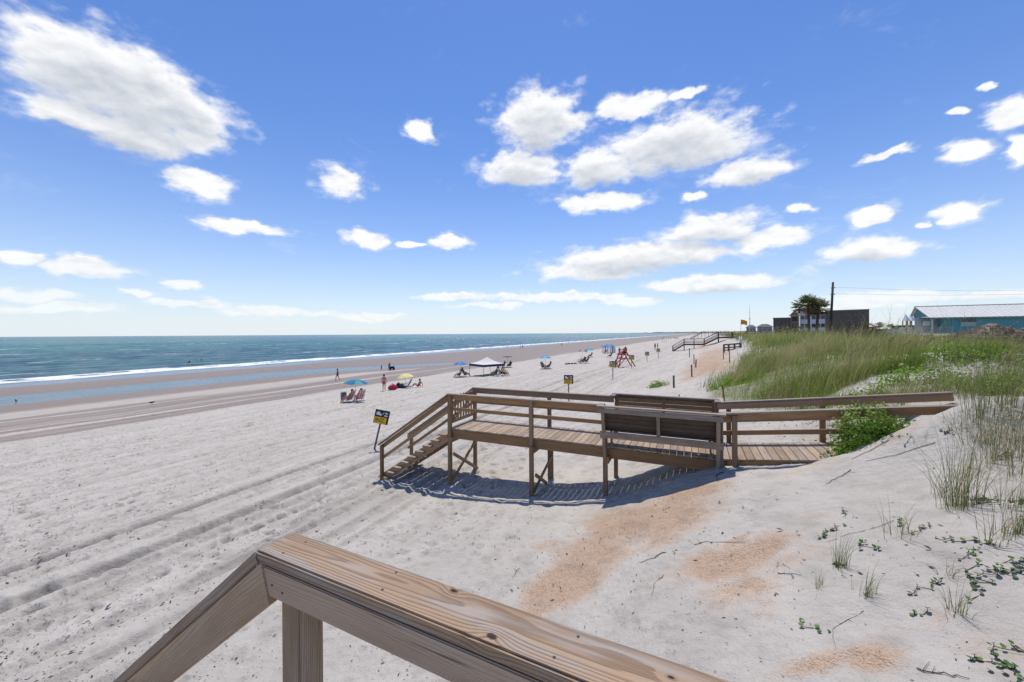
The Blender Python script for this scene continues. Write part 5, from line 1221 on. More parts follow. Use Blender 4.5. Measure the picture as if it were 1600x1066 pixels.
# ------------------------------------------------------------------ people: one continuous skinned body each, clothes and hair as children
def skin(name, col): return simple(name, col, .6, var=.07, scale=6)
SK = {'fair': skin('fair skin', (.50, .27, .19)), 'tan': skin('tan skin', (.36, .17, .10)), 'deep': skin('deep tan skin', (.22, .10, .06)), 'pink': skin('sunburnt skin', (.55, .23, .17))}
def cloth(name, col): return simple(name, col, .85, var=.12, scale=12)
def mirror(d):
    o = dict(d)
    for k, (p, r) in d.items():
        if k.endswith('_R'): o.setdefault(k[:-2]+'_L', ((-p[0], p[1], p[2]), r))
    return o
def joints(pose):
    if pose in ('stand', 'walk', 'push'):
        J = {'pelvis': ((0, 0, .96), .135), 'waist': ((0, 0, 1.10), .125), 'chest': ((0, 0, 1.32), .145), 'neck': ((0, .0, 1.50), .056), 'head': ((0, .025, 1.62), .088), 'top': ((0, .005, 1.71), .070),
             'sho_R': ((.185, 0, 1.43), .062), 'elb_R': ((.25, -.02, 1.16), .043), 'wri_R': ((.26, .06, .92), .030), 'pal_R': ((.262, .08, .85), .030),
             'hip_R': ((.095, 0, .88), .095), 'kne_R': ((.105, .02, .50), .058), 'ank_R': ((.11, -.02, .09), .037), 'toe_R': ((.125, .14, .035), .032)}
        J = mirror(J)
        if pose == 'walk':
            J['kne_R'] = ((.10, .20, .53), .058); J['ank_R'] = ((.10, .24, .10), .037); J['toe_R'] = ((.11, .40, .05), .032)
            J['kne_L'] = ((-.10, -.06, .50), .058); J['ank_L'] = ((-.10, -.34, .15), .037); J['toe_L'] = ((-.11, -.22, .04), .032)
            J['elb_R'] = ((.25, -.14, 1.18), .043); J['wri_R'] = ((.25, -.10, .95), .030); J['pal_R'] = ((.25, -.08, .88), .030)
            J['elb_L'] = ((-.25, .05, 1.17), .043); J['wri_L'] = ((-.22, .24, 1.02), .030); J['pal_L'] = ((-.21, .30, .98), .030)
        if pose == 'push':
            for k, dy in (('chest', .10), ('neck', .18), ('head', .24), ('top', .24), ('sho_R', .12), ('sho_L', .12)): p, r = J[k]; J[k] = ((p[0], p[1]+dy, p[2]-.04), r)
            for s in (1, -1):
                q = 'R' if s > 0 else 'L'; J['elb_'+q] = ((.25*s, .22, 1.16), .043); J['wri_'+q] = ((.2*s, .46, 1.06), .03); J['pal_'+q] = ((.19*s, .53, 1.04), .03)
    elif pose == 'chair':
        J = {'pelvis': ((0, .02, .40), .135), 'waist': ((0, -.07, .53), .125), 'chest': ((0, -.17, .73), .145), 'neck': ((0, -.24, .90), .056), 'head': ((0, -.235, 1.02), .088), 'top': ((0, -.27, 1.11), .07),
             'sho_R': ((.185, -.20, .83), .062), 'elb_R': ((.29, -.10, .60), .043), 'wri_R': ((.30, .13, .60), .03), 'pal_R': ((.295, .20, .60), .03),
             'hip_R': ((.095, .08, .40), .095), 'kne_R': ((.12, .45, .47), .058), 'ank_R': ((.13, .66, .10), .037), 'toe_R': ((.14, .80, .06), .032)}
        J = mirror(J)
    else:                                                  # seated on the sand, knees drawn up, leaning back on the hands
        J = {'pelvis': ((0, 0, .13), .135), 'waist': ((0, -.08, .26), .125), 'chest': ((0, -.15, .47), .145), 'neck': ((0, -.16, .65), .056), 'head': ((0, -.13, .77), .088), 'top': ((0, -.15, .86), .07),
             'sho_R': ((.185, -.16, .57), .062), 'elb_R': ((.26, -.30, .33), .043), 'wri_R': ((.27, -.36, .09), .03), 'pal_R': ((.28, -.38, .04), .03),
             'hip_R': ((.095, .06, .13), .095), 'kne_R': ((.13, .44, .40), .058), 'ank_R': ((.14, .72, .09), .037), 'toe_R': ((.15, .86, .05), .032)}
        J = mirror(J)
    return J
BONES = [('pelvis','waist'),('waist','chest'),('chest','neck'),('neck','head'),('head','top')]
for q in 'RL': BONES += [('chest','sho_'+q),('sho_'+q,'elb_'+q),('elb_'+q,'wri_'+q),('wri_'+q,'pal_'+q),('pelvis','hip_'+q),('hip_'+q,'kne_'+q),('kne_'+q,'ank_'+q),('ank_'+q,'toe_'+q)]
BODY = {}
def skinned(vs, rs, es, lev=1):
    me = bpy.data.meshes.new('s'); me.from_pydata([tuple(v) for v in vs], es, []); o = bpy.data.objects.new('s', me); COL.objects.link(o)
    md = o.modifiers.new('Skin', 'SKIN'); md.use_smooth_shade = True
    for i, r in enumerate(rs): me.skin_vertices[0].data[i].radius = (r, r)
    me.skin_vertices[0].data[0].use_root = True
    sb = o.modifiers.new('Sub', 'SUBSURF'); sb.levels = lev; sb.render_levels = lev
    bpy.context.view_layer.update(); ev = o.evaluated_get(bpy.context.evaluated_depsgraph_get()); r = bpy.data.meshes.new_from_object(ev)
    bpy.data.objects.remove(o); bpy.data.meshes.remove(me); return r
def body(pose):
    if pose in BODY: return BODY[pose]
    J = joints(pose); names = list(J); vs = [Vector(J[n][0]) for n in names]; rs = [J[n][1] for n in names]; ix = {n: i for i, n in enumerate(names)}
    es = [(ix[a], ix[b]) for a, b in BONES]
    me = skinned(vs, rs, es, 1)
    bm = bmesh.new(); bm.from_mesh(me)
    add = []
    for q in 'RL':                                         # five fingers each, curled a little, rooted in the palm
        pa, wr = Vector(J['pal_'+q][0]), Vector(J['wri_'+q][0]); d = (pa-wr).normalized(); side = d.cross(Vector((1, 0, 0))); side = side.normalized() if side.length > .2 else Vector((0, 1, 0)); nrm = d.cross(side)
        for k, (off, L) in enumerate(((-.026, .062), (-.009, .078), (.009, .072), (.026, .056))):
            b = pa + side*off - d*.01; pts = [b, b+d*L*.55+nrm*.004, b+d*L*.9+nrm*.018]; add.append((pts, [.010, .009, .007]))
        b = pa - d*.05 - side*.022; add.append(([b, b-side*.03+d*.02, b-side*.04+d*.055], [.012, .010, .008]))
    h, t_ = Vector(J['head'][0]), Vector(J['top'][0]); up = (t_-h).normalized(); fw = Vector((0, 1, 0)); fw = (fw-up*fw.dot(up)).normalized()
    add.append(([h+fw*.062+up*.02, h+fw*.098-up*.012], [.012, .015]))                                    # nose
    for s in (1, -1): add.append(([h+Vector((.075*s, 0, 0))-up*.02, h+Vector((.092*s, -.012, 0))+up*.02], [.010, .014]))  # ears
    for pts, rr in add:
        m2 = skinned(pts, rr, [(i, i+1) for i in range(len(pts)-1)], 1); bm.from_mesh(m2); bpy.data.meshes.remove(m2)
    bm.to_mesh(me); bm.free()
    co = np.empty(len(me.vertices)*3); me.vertices.foreach_get('co', co); co = co.reshape(-1, 3)
    A = np.array([J[a][0] for a, b in BONES]); B = np.array([J[b][0] for a, b in BONES]); D = B-A; L2 = (D*D).sum(1)
    tt = np.clip(((co[:, None]-A)*D).sum(2)/L2, 0, 1); ds = np.linalg.norm(co[:, None]-(A+D*tt[:, :, None]), axis=2)
    r_ = np.array([min(J[a][1], J[b][1]) for a, b in BONES]); bi = np.argmin(ds/r_**.6, 1)
    BODY[pose] = (me, J, co, bi, tt[np.arange(len(co)), bi], [b for b in BONES]); return BODY[pose]
def garment(pose, want, off=.012):
    me, J, co, bi, tt, bn = body(pose); sel = np.zeros(len(co), bool)
    for (a, b, lo, hi) in want:
        for i, (x, y) in enumerate(bn):
            if x.split('_')[0] == a and y.split('_')[0] == b: sel |= (bi == i) & (tt >= lo) & (tt <= hi)
    bm = bmesh.new(); bm.from_mesh(me); bm.verts.ensure_lookup_table(); bm.normal_update()
    kill = [f for f in bm.faces if not all(sel[v.index] for v in f.verts)]
    nr = {v.index: v.normal.copy() for v in bm.verts}
    for v in bm.verts: v.co += nr[v.index]*off
    bmesh.ops.delete(bm, geom=kill, context='FACES'); m2 = bpy.data.meshes.new('g'); bm.to_mesh(m2); bm.free(); return m2
def hair_mesh(pose, style):
    me, J, co, bi, tt, bn = body(pose); h, t_ = Vector(J['head'][0]), Vector(J['top'][0]); up = (t_-h).normalized(); fw = Vector((0, 1, 0)); fw = (fw-up*fw.dot(up)).normalized()
    b = bmesh.new(); bmesh.ops.create_icosphere(b, subdivisions=3, radius=1)
    for v in b.verts:
        p = v.co; f, u, s = p.y, p.z, p.x; r = .118 if f < .3 else .112
        v.co = h+up*.03 + Vector((s*r*.9, 0, 0)) + fw*(f*r*1.02-.008) + up*(u*r*1.0)
        if style == 'long' and u < -.2 and f < .25: v.co -= up*(.16*(-u))
    def cut(v):
        d = v.co-h; return d.dot(fw) > .035 and d.dot(up) < .055 or (style != 'long' and d.dot(up) < -.035)
    bmesh.ops.delete(b, geom=[f for f in b.faces if all(cut(v) for v in f.verts)], context='FACES')
    for f in b.faces: f.smooth = True
    m2 = bpy.data.meshes.new('hair'); b.to_mesh(m2); b.free(); return m2
def hat_mesh(pose):
    J = joints(pose); h, t_ = Vector(J['head'][0]), Vector(J['top'][0]); mb = MB(); up = (t_-h).normalized()
    mb.tube(h+up*.055, h+up*.075, .20, .185, 14); mb.tube(h+up*.075, h+up*.17, .115, .085, 14)
    me = bpy.data.meshes.new('hat'); mb.bm.to_mesh(me); mb.bm.free(); return me
SHORTS = [('pelvis','hip',0,1),('pelvis','waist',0,.55),('hip','kne',0,.55)]; SHIRT = [('pelvis','waist',.3,1),('waist','chest',0,1),('chest','neck',0,.55),('chest','sho',0,1),('sho','elb',0,.5)]
SUIT = [('pelvis','hip',0,1),('pelvis','waist',0,1),('waist','chest',0,1),('chest','neck',0,.2),('hip','kne',0,.12)]; TROUS = [('pelvis','hip',0,1),('pelvis','waist',0,.55),('hip','kne',0,1),('kne','ank',0,.85)]
GC = {}
def person(pose, loc, face, label, sk='tan', hair='short', haircol=(.035, .022, .015), wear=(('shorts', SHORTS, (.1, .1, .3)),), hat=None, scale=1.0):
    me = body(pose)[0]; k = (pose, sk)
    if k not in GC: GC[k] = me.copy(); GC[k].materials.clear(); GC[k].materials.append(SK[sk]); GC[k].name = 'person_body'
    o = bpy.data.objects.new('person', GC[k]); COL.objects.link(o); o.location = loc; o.rotation_euler = (0, 0, face); o.scale = (scale,)*3
    tag(o, label, 'person')
    for (nm, want, col) in wear:
        g_ = garment(pose, want, .014 if nm != 'shirt' else .018)
        link(nm, g_, cloth('cloth %.2f %.2f %.2f' % col, col), o)
    if hair: link('hair', hair_mesh(pose, hair), cloth('hair %.2f' % haircol[0], haircol), o)
    if hat: link('hat', hat_mesh(pose), cloth('cloth %.2f %.2f %.2f' % hat, hat), o)
    return o
FR = simple('chair frame metal', (.25, .25, .26), .4, .6, var=.1)
def chair(loc, face, label, col, col2=None, scale=1.0):
    o = empty('beach_chair', loc, face); tag(o, label, 'beach chair', 'folding chairs on the beach'); o.scale = (scale,)*3
    fab = cloth('fabric %.2f %.2f %.2f' % col, col); mb = MB(); mb.face([(-.27, .42, .34), (.27, .42, .34), (.27, -.02, .26), (-.27, -.02, .26)]); mb.build('seat', fab, o, solid=.02)
    mb = MB(); n = 6
    for i in range(n):
        f0, f1 = i/n, (i+1)/n; mb.face([(-.27+.54*f0, -.04, .27), (-.27+.54*f1, -.04, .27), (-.27+.54*f1, -.42, 1.0), (-.27+.54*f0, -.42, 1.0)], mi=i % 2 if col2 else 0)
    mb.build('backrest', [fab, cloth('fabric %.2f %.2f %.2f' % col2, col2)] if col2 else fab, o, solid=.02)
    mb = MB()
    for s in (-.29, .29):
        mb.tube((s, .46, .36), (s, -.02, .25), .014); mb.tube((s, -.02, .25), (s, -.44, 1.04), .014); mb.tube((s, .30, .52), (s, -.30, .56), .02)
        mb.tube((s, .36, .0), (s, -.22, .54), .014); mb.tube((s, -.30, .0), (s, .30, .52), .014)
    for y, z in ((.36, .02), (-.30, .02), (-.44, 1.04), (.46, .36)): mb.tube((-.29, y, z), (.29, y, z), .013)
    mb.build('frame', FR, o); return o
def umbrella(loc, label, cols, R=1.0, H=1.9, tilt=(0, 0), flat=.33, pole=True, trim=None):
    o = empty('beach_umbrella', loc); tag(o, label, 'umbrella', 'beach umbrellas'); o.rotation_euler = (tilt[0], tilt[1], .3)
    mb = MB(); n = 8; m = 4; ri = 5
    for k in range(n):
        for j in range(m):
            for i in range(ri):
                def pt(i_, j_):
                    a = 2*math.pi*(k+j_/m)/n; f = i_/ri; sag = 1-.07*math.sin(math.pi*j_/m)*f; r = R*f*sag
                    return (r*math.cos(a), r*math.sin(a), H-flat*R*(f**1.9)*1.0-.03*math.sin(math.pi*j_/m)*f)
                q = [pt(i, j), pt(i+1, j), pt(i+1, j+1), pt(i, j+1)]
                if i == 0: q = [q[0], q[1], q[2]]
                mb.face(q, k % len(cols))
    ms = []
    for c in cols:
        nm = 'canopy %.2f %.2f %.2f' % c
        if nm not in MC:
            mt = simple(nm, c, .6, var=.06, scale=2); gg = G(mt.node_tree); pp = next(x for x in gg.N if x.type == 'BSDF_PRINCIPLED'); tr = gg.N.new('ShaderNodeBsdfTranslucent'); tr.inputs[0].default_value = c4(c); mx = gg.N.new('ShaderNodeMixShader'); mx.inputs[0].default_value = .3
            ou = next(x for x in gg.N if x.type == 'OUTPUT_MATERIAL'); gg.L.new(pp.outputs[0], mx.inputs[1]); gg.L.new(tr.outputs[0], mx.inputs[2]); gg.L.new(mx.outputs[0], ou.inputs[0])
        ms.append(MC[nm])
    mb.build('canopy', ms, o)
    mb = MB(); mb.tube((0, 0, -.4), (0, 0, H+.1), .022, .018); mb.build('pole', simple('white pole metal', (.55, .55, .55), .4, .2), o)
    mb = MB()
    for k in range(n): a = 2*math.pi*k/n; mb.tube((.02*math.cos(a), .02*math.sin(a), H-.45*R*.6), (R*.6*math.cos(a), R*.6*math.sin(a), H-flat*R*.6**1.9-.02), .006, n=4)
    mb.build('ribs', FR, o); return o
def bag(loc, label, col, sz=(.5, .32, .34), cat='bag'):
    o = empty('beach_bag', loc, .4); tag(o, label, cat); mb = MB(); b = bmesh.new(); bmesh.ops.create_icosphere(b, subdivisions=3, radius=.5)
    for v in b.verts:
        n_ = float(fbm(np.array([v.co.x*4+col[0]*9]), np.array([v.co.y*4+v.co.z*3]), 801, 2)[0])
        v.co = Vector((v.co.x*sz[0]*(1.15-.3*v.co.z), v.co.y*sz[1]*(1.15-.3*v.co.z), max(0, v.co.z+.42)*sz[2]*(.75+.5*n_)))
    mb._add(b, 0); mb.build('body', cloth('bag %.2f %.2f %.2f' % col, col), o)
    mb = MB()
    for s in (-1, 1): mb.path([Vector((-.18*sz[0]*2, s*.08, sz[2]*.7)), Vector((-.08, s*.1, sz[2]*1.05)), Vector((.08, s*.1, sz[2]*1.05)), Vector((.18*sz[0]*2, s*.08, sz[2]*.7))], [.012]*4, 5)
    mb.build('handle', cloth('bag handle', (.1, .09, .09)), o); return o
SEA = math.atan2(ST, -CT) - math.pi/2                       # heading that looks out to sea
AWAY = math.atan2(CT, ST) - math.pi/2
def g3(px, py): c = gpx(px, py); c.z = gz(c.x, c.y); return c
def off(c, dx, dy): q = Vector((c.x+dx, c.y+dy, 0)); q.z = gz(q.x, q.y); return q
NAVY = (.02, .03, .08)
# teal umbrella and the couple beneath it
c = g3(554, 627)
umbrella(c, 'teal and blue umbrella nearest the camera over a couple in striped chairs', [(.02, .30, .28), (.01, .16, .38)], 1.0, 1.85, (0, .06))
q = g3(546, 629.5); chair(q, SEA+.25, 'striped chair on the left under the teal umbrella', (.38, .10, .12), (.55, .5, .5)); person('chair', q, SEA+.25, 'person in pink reclining in the left chair under the teal umbrella', 'pink', 'short', (.06, .03, .02), (('swimsuit', SUIT, (.45, .16, .18)),))
q = g3(562, 629); chair(q, SEA-.2, 'striped pink chair on the right under the teal umbrella', (.45, .12, .16), (.6, .5, .5)); person('chair', q, SEA-.2, 'person with dark hair in the right striped chair under the teal umbrella', 'pink', 'long', (.02, .014, .01), (('swimsuit', SUIT, (.35, .10, .12)),))
q = g3(537.5, 629); chair(q, SEA+2.6, 'empty grey chair beside the couple under the teal umbrella', (.16, .19, .20), None, .8)
# standing man, yellow umbrella group
person('stand', g3(600, 611), AWAY+.35, 'shirtless man in red swim shorts standing with his back turned', 'pink', 'short', (.03, .02, .015), (('shorts', SHORTS, (.50, .07, .06)),))
c = g3(634.5, 604); umbrella(c, 'pale yellow umbrella tilted low over bags and towels', [(.72, .66, .20), (.78, .74, .36)], .95, 1.45, (0, -.10), .42)
bag(g3(613.5, 609.5), 'crimson bag at the left end of the pile under the yellow umbrella', (.42, .02, .06), (.85, .5, .62)); bag(g3(623, 606.5), 'black bag behind the crimson bag', (.015, .015, .02), (.55, .4, .62)); bag(g3(629.5, 606.5), 'navy cooler bag lying in the middle of the pile', (.02, .025, .06), (.9, .45, .5))
q = g3(637.5, 606.5); chair(q, SEA+.4, 'pale blue patterned chair under the yellow umbrella', (.30, .42, .55), (.10, .16, .32))
person('sand', g3(654, 605), SEA+.25, 'person in a red swimsuit sitting on the sand right of the yellow umbrella', 'tan', 'short', (.04, .022, .014), (('swimsuit', SUIT, (.35, .05, .05)),))
# walkers by the water
person('walk', g3(527.5, 595), AWAY+2.7, 'person in dark swimwear walking towards the camera near the tidal pool', 'tan', 'long', (.05, .03, .02), (('swimsuit', SUIT, (.10, .07, .11)), ('shorts', SHORTS, (.03, .03, .05))))
person('stand', g3(596, 579), SEA, 'child walking at the edge of the tidal pool beside the beach cart', 'fair', 'short', (.05, .03, .02), (('shorts', SHORTS, (.25, .28, .35)),), scale=.62)
q = g3(608, 578.5); person('push', q, SEA-1.3, 'person in dark clothes pushing the beach cart', 'tan', 'short', (.02, .015, .01), (('shirt', SHIRT, (.03, .03, .05)), ('trousers', TROUS, (.03, .03, .05))), scale=.86)
def cart(loc, rz, label):
    o = empty('beach_cart', loc, rz); tag(o, label, 'cart'); mb = MB(); mb.box((0, 0, .52), (.95, .55, .42), bev=.05); mb.build('tub', cloth('bag 0.02 0.02 0.02', (.02, .02, .025)), o)
    for x in (-.32, .32):
        for y in (-.32, .32):
            mb = MB(); mb.tube((x, y-.05, .2), (x, y+.05, .2), .2, .2, 14); mb.build('wheel', simple('black rubber', (.02, .02, .02), .8), o)
    mb = MB(); mb.tube((-.45, -.2, .6), (-.85, -.2, 1.02), .018); mb.tube((-.45, .2, .6), (-.85, .2, 1.02), .018); mb.tube((-.85, -.2, 1.02), (-.85, .2, 1.02), .02); mb.build('handle', FR, o); return o
cart(g3(612.5, 578.5), 0.2, 'dark beach cart with four wheels at the edge of the tidal pool')
# blue umbrella left of the white tent
c = g3(720, 588.5); umbrella(c, 'bright blue umbrella left of the white canopy tent', [(.02, .16, .50), (.02, .26, .62)], 1.0, 2.05, (0, 0), .36)
q = g3(717, 590); chair(q, AWAY+2.5, 'dark chair at the left under the bright blue umbrella', (.02, .02, .025)); person('chair', q, AWAY+2.5, 'person in a lime yellow shirt sitting under the bright blue umbrella', 'fair', 'short', (.10, .06, .03), (('shirt', SHIRT, (.50, .58, .16)), ('shorts', SHORTS, (.03, .03, .03))))
q = g3(726, 589.5); chair(q, SEA+3.6, 'black chair between the bright blue umbrella and the white tent', (.02, .02, .03), None, 1.1); person('chair', q, SEA+3.6, 'person in a brown sun hat in the black chair left of the white tent', 'deep', 'short', (.03, .02, .01), (('shirt', SHIRT, (.10, .09, .12)), ('shorts', SHORTS, (.03, .03, .05))), (.25, .12, .07), 1.12)
# white canopy tent
def tent(loc, rz, label, half=1.75, eave=1.55, peak=2.45):
    o = empty('canopy_tent', loc, rz); tag(o, label, 'canopy tent'); ms = [simple('white canvas', (.60, .58, .53), .8, var=.04), simple('navy valance', (.02, .05, .13), .8)]
    mb = MB(); n = 8; cs = [(-half, -half), (half, -half), (half, half), (-half, half)]
    for k in range(4):
        a, b = Vector((*cs[k], eave)), Vector((*cs[(k+1) % 4], eave)); t_ = Vector((0, 0, peak))
        for j in range(n):
            p0, p1 = a.lerp(b, j/n), a.lerp(b, (j+1)/n); rows = 5
            def at(p, f): q = p.lerp(t_, f); q.z -= .16*math.sin(math.pi*f); return q
            for i in range(rows): mb.face([at(p0, i/rows), at(p1, i/rows), at(p1, (i+1)/rows), at(p0, (i+1)/rows)] if i < rows-1 else [at(p0, i/rows), at(p1, i/rows), at(t_, 0) if False else t_])
    mb.build('roof', ms[0], o)
    mb = MB()
    for k in range(4):
        a, b = Vector((*cs[k], eave)), Vector((*cs[(k+1) % 4], eave))
        for j in range(10):
            p0, p1 = a.lerp(b, j/10)*1.004, a.lerp(b, (j+1)/10)*1.004; p0.z = p1.z = eave+.01; d0, d1 = Vector((0, 0, -.30-.03*(j % 2))), Vector((0, 0, -.30-.03*((j+1) % 2))); mb.face([p0, p1, p1+d1, p0+d0])
    mb.build('valance', ms[1], o, solid=.01)
    for x, y in cs: mb = MB(); mb.tube((x*.98, y*.98, -.3), (x*.98, y*.98, eave), .028); mb.build('leg', FR, o)
    return o
c = g3(760, 587); c2 = off(c, 0, 1.2); tent(c2, math.radians(38), 'large white canopy tent with a navy valance on thin legs')
o = empty('beach_mat', off(c, -.4, .9), .3); tag(o, 'pale green mat spread under the white canopy tent', 'mat'); mb = MB()
for i in range(8):
    for j in range(5):
        def mp(i_, j_): X, Y_ = -1.5+3.0*i_/8, -.9+1.8*j_/5; w = Vector(o.location)+Matrix.Rotation(.3, 3, 'Z') @ Vector((X, Y_, 0)); return (X, Y_, gz(w.x, w.y)-o.location.z+.045)
        mb.face([mp(i, j), mp(i+1, j), mp(i+1, j+1), mp(i, j+1)])
mb.build('fabric', cloth('mat', (.36, .40, .26)), o, solid=.01)
for i, (px, py, fc, col, lab, sh, hs) in enumerate([(774.5, 587.5, SEA+.1, (.02, .022, .02), 'dark green', (.03, .07, .03), (.01, .01, .01)), (781.5, 587.5, SEA-2.2, (.5, .5, .5), 'white', (.55, .52, .46), (.03, .02, .01)), (788.5, 587.5, SEA+2.9, (.03, .03, .03), 'yellow', (.55, .42, .04), (.05, .03, .02))]):
    q = g3(px, py); chair(q, fc, ('black chair with the person in dark green under the white tent', 'pale chair with the person in white under the white tent', 'black chair with the person in yellow at the right of the white tent')[i], col)
    person('chair', q, fc, 'person in a %s shirt sitting at the right side of the white tent' % lab, ('deep', 'tan', 'fair')[i], 'short', hs, (('shirt', SHIRT, sh), ('shorts', SHORTS, (.02, .02, .03))), scale=1.08)
# flat dark umbrella behind the tent
c = g3(793, 574); umbrella(c, 'flat dark maroon umbrella behind the right end of the white tent', [(.07, .04, .04), (.10, .06, .06)], 1.0, 1.95, (0, 0), .12)
for px, fc, lab in ((786.5, SEA, 'person in dark clothes seated left under the flat maroon umbrella'), (796, SEA-.4, 'person in dark clothes seated right under the flat maroon umbrella')):
    q = g3(px, 574.5); chair(q, fc, lab.replace('person in dark clothes seated', 'dark chair').replace('left under', 'at the left under').replace('right under', 'at the right under'), (.03, .03, .03)); person('chair', q, fc, lab, 'deep', 'short', (.02, .015, .01), (('shirt', SHIRT, (.06, .05, .05)), ('shorts', SHORTS, (.02, .02, .02))))
# light blue umbrella with two green chairs
c = g3(852, 576); umbrella(c, 'sky blue umbrella over two green chairs', [(.06, .30, .55), (.10, .40, .62)], .95, 1.9, (0, 0), .34)
for px, fc, lab, a in ((849, SEA+2.8, 'left', (.03, .22, .14)), (857.5, SEA+.2, 'right', (.05, .20, .24))):
    q = g3(px, 577); chair(q, fc, lab+' green chair under the sky blue umbrella', (.02, .14, .09)); person('chair', q, fc, 'person in green in the %s chair under the sky blue umbrella' % lab, 'tan', 'short', (.02, .015, .01), (('shirt', SHIRT, a), ('shorts', SHORTS, (.03, .03, .03))))
# umbrellas in the middle distance
c = g3(909, 561); umbrella(c, 'blue and orange panelled umbrella left of the turquoise one', [(.03, .17, .36), (.70, .32, .02), (.04, .22, .40), (.75, .60, .10)], 1.15, 2.0, (0, .12), .42)
c = g3(921, 558); umbrella(c, 'turquoise umbrella behind the blue and orange one', [(.02, .32, .42), (.02, .36, .50)], 1.1, 2.0, (0, -.08), .38)
q = g3(923, 558.5); chair(q, SEA, 'red chair under the turquoise umbrella', (.32, .03, .05)); person('chair', q, SEA, 'person in dark red under the turquoise umbrella', 'tan', 'short', (.03, .02, .01), (('swimsuit', SUIT, (.28, .04, .06)),))
for px, fc, lab in ((905.5, SEA+.2, 'leftmost black chair in front of the blue and orange umbrella'), (911.5, SEA-.3, 'middle black chair in front of the blue and orange umbrella'), (917, SEA+.1, 'rightmost black chair in front of the blue and orange umbrella')):
    q = g3(px, 568); chair(q, fc, lab, (.03, .03, .04), (.12, .13, .16), 1.0)
    if px != 905.5: person('chair', q, fc, ('person in black in the middle' if px < 915 else 'person in grey in the rightmost')+' chair in front of the blue and orange umbrella', 'deep', 'short', (.02, .015, .01), (('shirt', SHIRT, (.04, .04, .05) if px < 915 else (.16, .16, .18)), ('shorts', SHORTS, (.02, .02, .03))))
for i, px in enumerate((885, 889, 894, 899)):
    q = g3(px, 569.6-.3*i); bag(q, ('leftmost dark sandal bag in the row left of the black chairs', 'second dark bag in the row left of the black chairs', 'third dark bag in the row left of the black chairs', 'dark bag in the row nearest the black chairs')[i], (.03, .03, .03), (.5, .3, .2))
# blue and white striped shelter left of the lifeguard chair
c = g3(951, 552); umbrella(c, 'big blue umbrella with white side strips left of the red lifeguard chair', [(.03, .22, .50), (.02, .30, .58)], 1.75, 2.35, (0, 0), .40)
u = [o for o in bpy.data.objects if o.get('label', '').startswith('big blue umbrella with')][0]
mb = MB()
for k in range(16):
    a0, a1 = 2*math.pi*k/16, 2*math.pi*(k+.5)/16
    if math.sin(a0) > .55: continue
    mb.face([(1.66*math.cos(a0), 1.66*math.sin(a0), 1.72), (1.66*math.cos(a1), 1.66*math.sin(a1), 1.72), (1.85*math.cos(a1), 1.85*math.sin(a1), .1), (1.85*math.cos(a0), 1.85*math.sin(a0), .1)], k % 3 == 0)
mb.build('side_strips', [simple('white canvas', (.74, .72, .67), .8), cloth('bag 0.10 0.25 0.50', (.08, .22, .45))], u, solid=.01)
c = g3(942.5, 549); umbrella(c, 'smaller dark blue umbrella left of the big blue one', [(.02, .07, .25), (.03, .12, .32)], 1.0, 1.8, (0, .1), .38)
for px, py, lab, cl_ in ((946, 553, 'person in black seated under the big blue umbrella', (.02, .02, .03)), (954, 559, 'person in navy lying back in front of the big blue umbrella', NAVY)):
    q = g3(px, py); chair(q, SEA+.3, lab.replace('person in black seated', 'black chair').replace('person in navy lying back', 'navy chair'), cl_); person('chair', q, SEA+.3, lab, 'tan', 'short', (.02, .015, .01), (('shirt', SHIRT, cl_), ('shorts', SHORTS, cl_)))
# red lifeguard chair
RD_ = simple('red painted timber', (.36, .022, .022), .55, var=.15)
c = g3(975, 573.5); lg = empty('lifeguard_chair', c, .15); tag(lg, 'tall red timber lifeguard chair with splayed legs and crossed braces', 'lifeguard chair'); LH = 2.05
for y in (-.62, .62):
    mb = MB(); mb.bar((-1.05, y, -.15), (-.38, y*.75, LH), .09, .14, up=(0, 1, 0)); mb.build('leg', RD_, lg); mb = MB(); mb.bar((1.35, y, -.15), (.05, y*.75, LH), .09, .14, up=(0, 1, 0)); mb.build('leg', RD_, lg)
    mb = MB(); mb.bar((-.72, y*.92, 1.02), (.62, y*.9, 1.1), .06, .09); mb.build('brace', RD_, lg)
    mb = MB(); mb.bar((-1.0, y*.99, .08), (.25, y*.82, 1.55), .06, .09, up=(0, 1, 0)); mb.build('brace', RD_, lg)
    mb = MB(); mb.bar((-.8, y*.7, LH-.42), (.30, y*.7, LH-.42), .06, .10); mb.bar((-.55, y*.74, LH+.18), (.1, y*.74, LH+.18), .08, .05); mb.build('arm_rest', RD_, lg)
mb = MB(); mb.box((-.25, 0, LH-.36), (.75, 1.0, .06)); mb.build('seat', RD_, lg); mb = MB(); mb.bar((.06, 0, LH-.3), (.2, 0, LH+.35), 1.0, .05, up=(1, 0, .2)); mb.build('backrest', RD_, lg)
mb = MB(); mb.box((-.62, 0, LH-.78), (.4, 1.0, .05)); mb.build('foot_rest', RD_, lg)
for i in range(3): mb = MB(); mb.bar((-.98+.16*i, -.55, .25+.5*i), (-.98+.16*i, .55, .25+.5*i), .05, .06); mb.build('rung', RD_, lg)
person('chair', c+Matrix.Rotation(.15, 3, 'Z') @ Vector((-.05, 0, LH-.62)), .15+math.pi/2, 'lifeguard in a grey shirt sitting on top of the red chair', 'tan', 'short', (.03, .02, .01), (('shirt', SHIRT, (.10, .11, .10)), ('shorts', SHORTS, (.25, .03, .03))))
person('stand', g3(968, 556.5), AWAY, 'person in olive clothes standing behind the red lifeguard chair', 'tan', 'short', (.03, .02, .01), (('shirt', SHIRT, (.09, .10, .05)), ('shorts', SHORTS, (.05, .05, .05))))
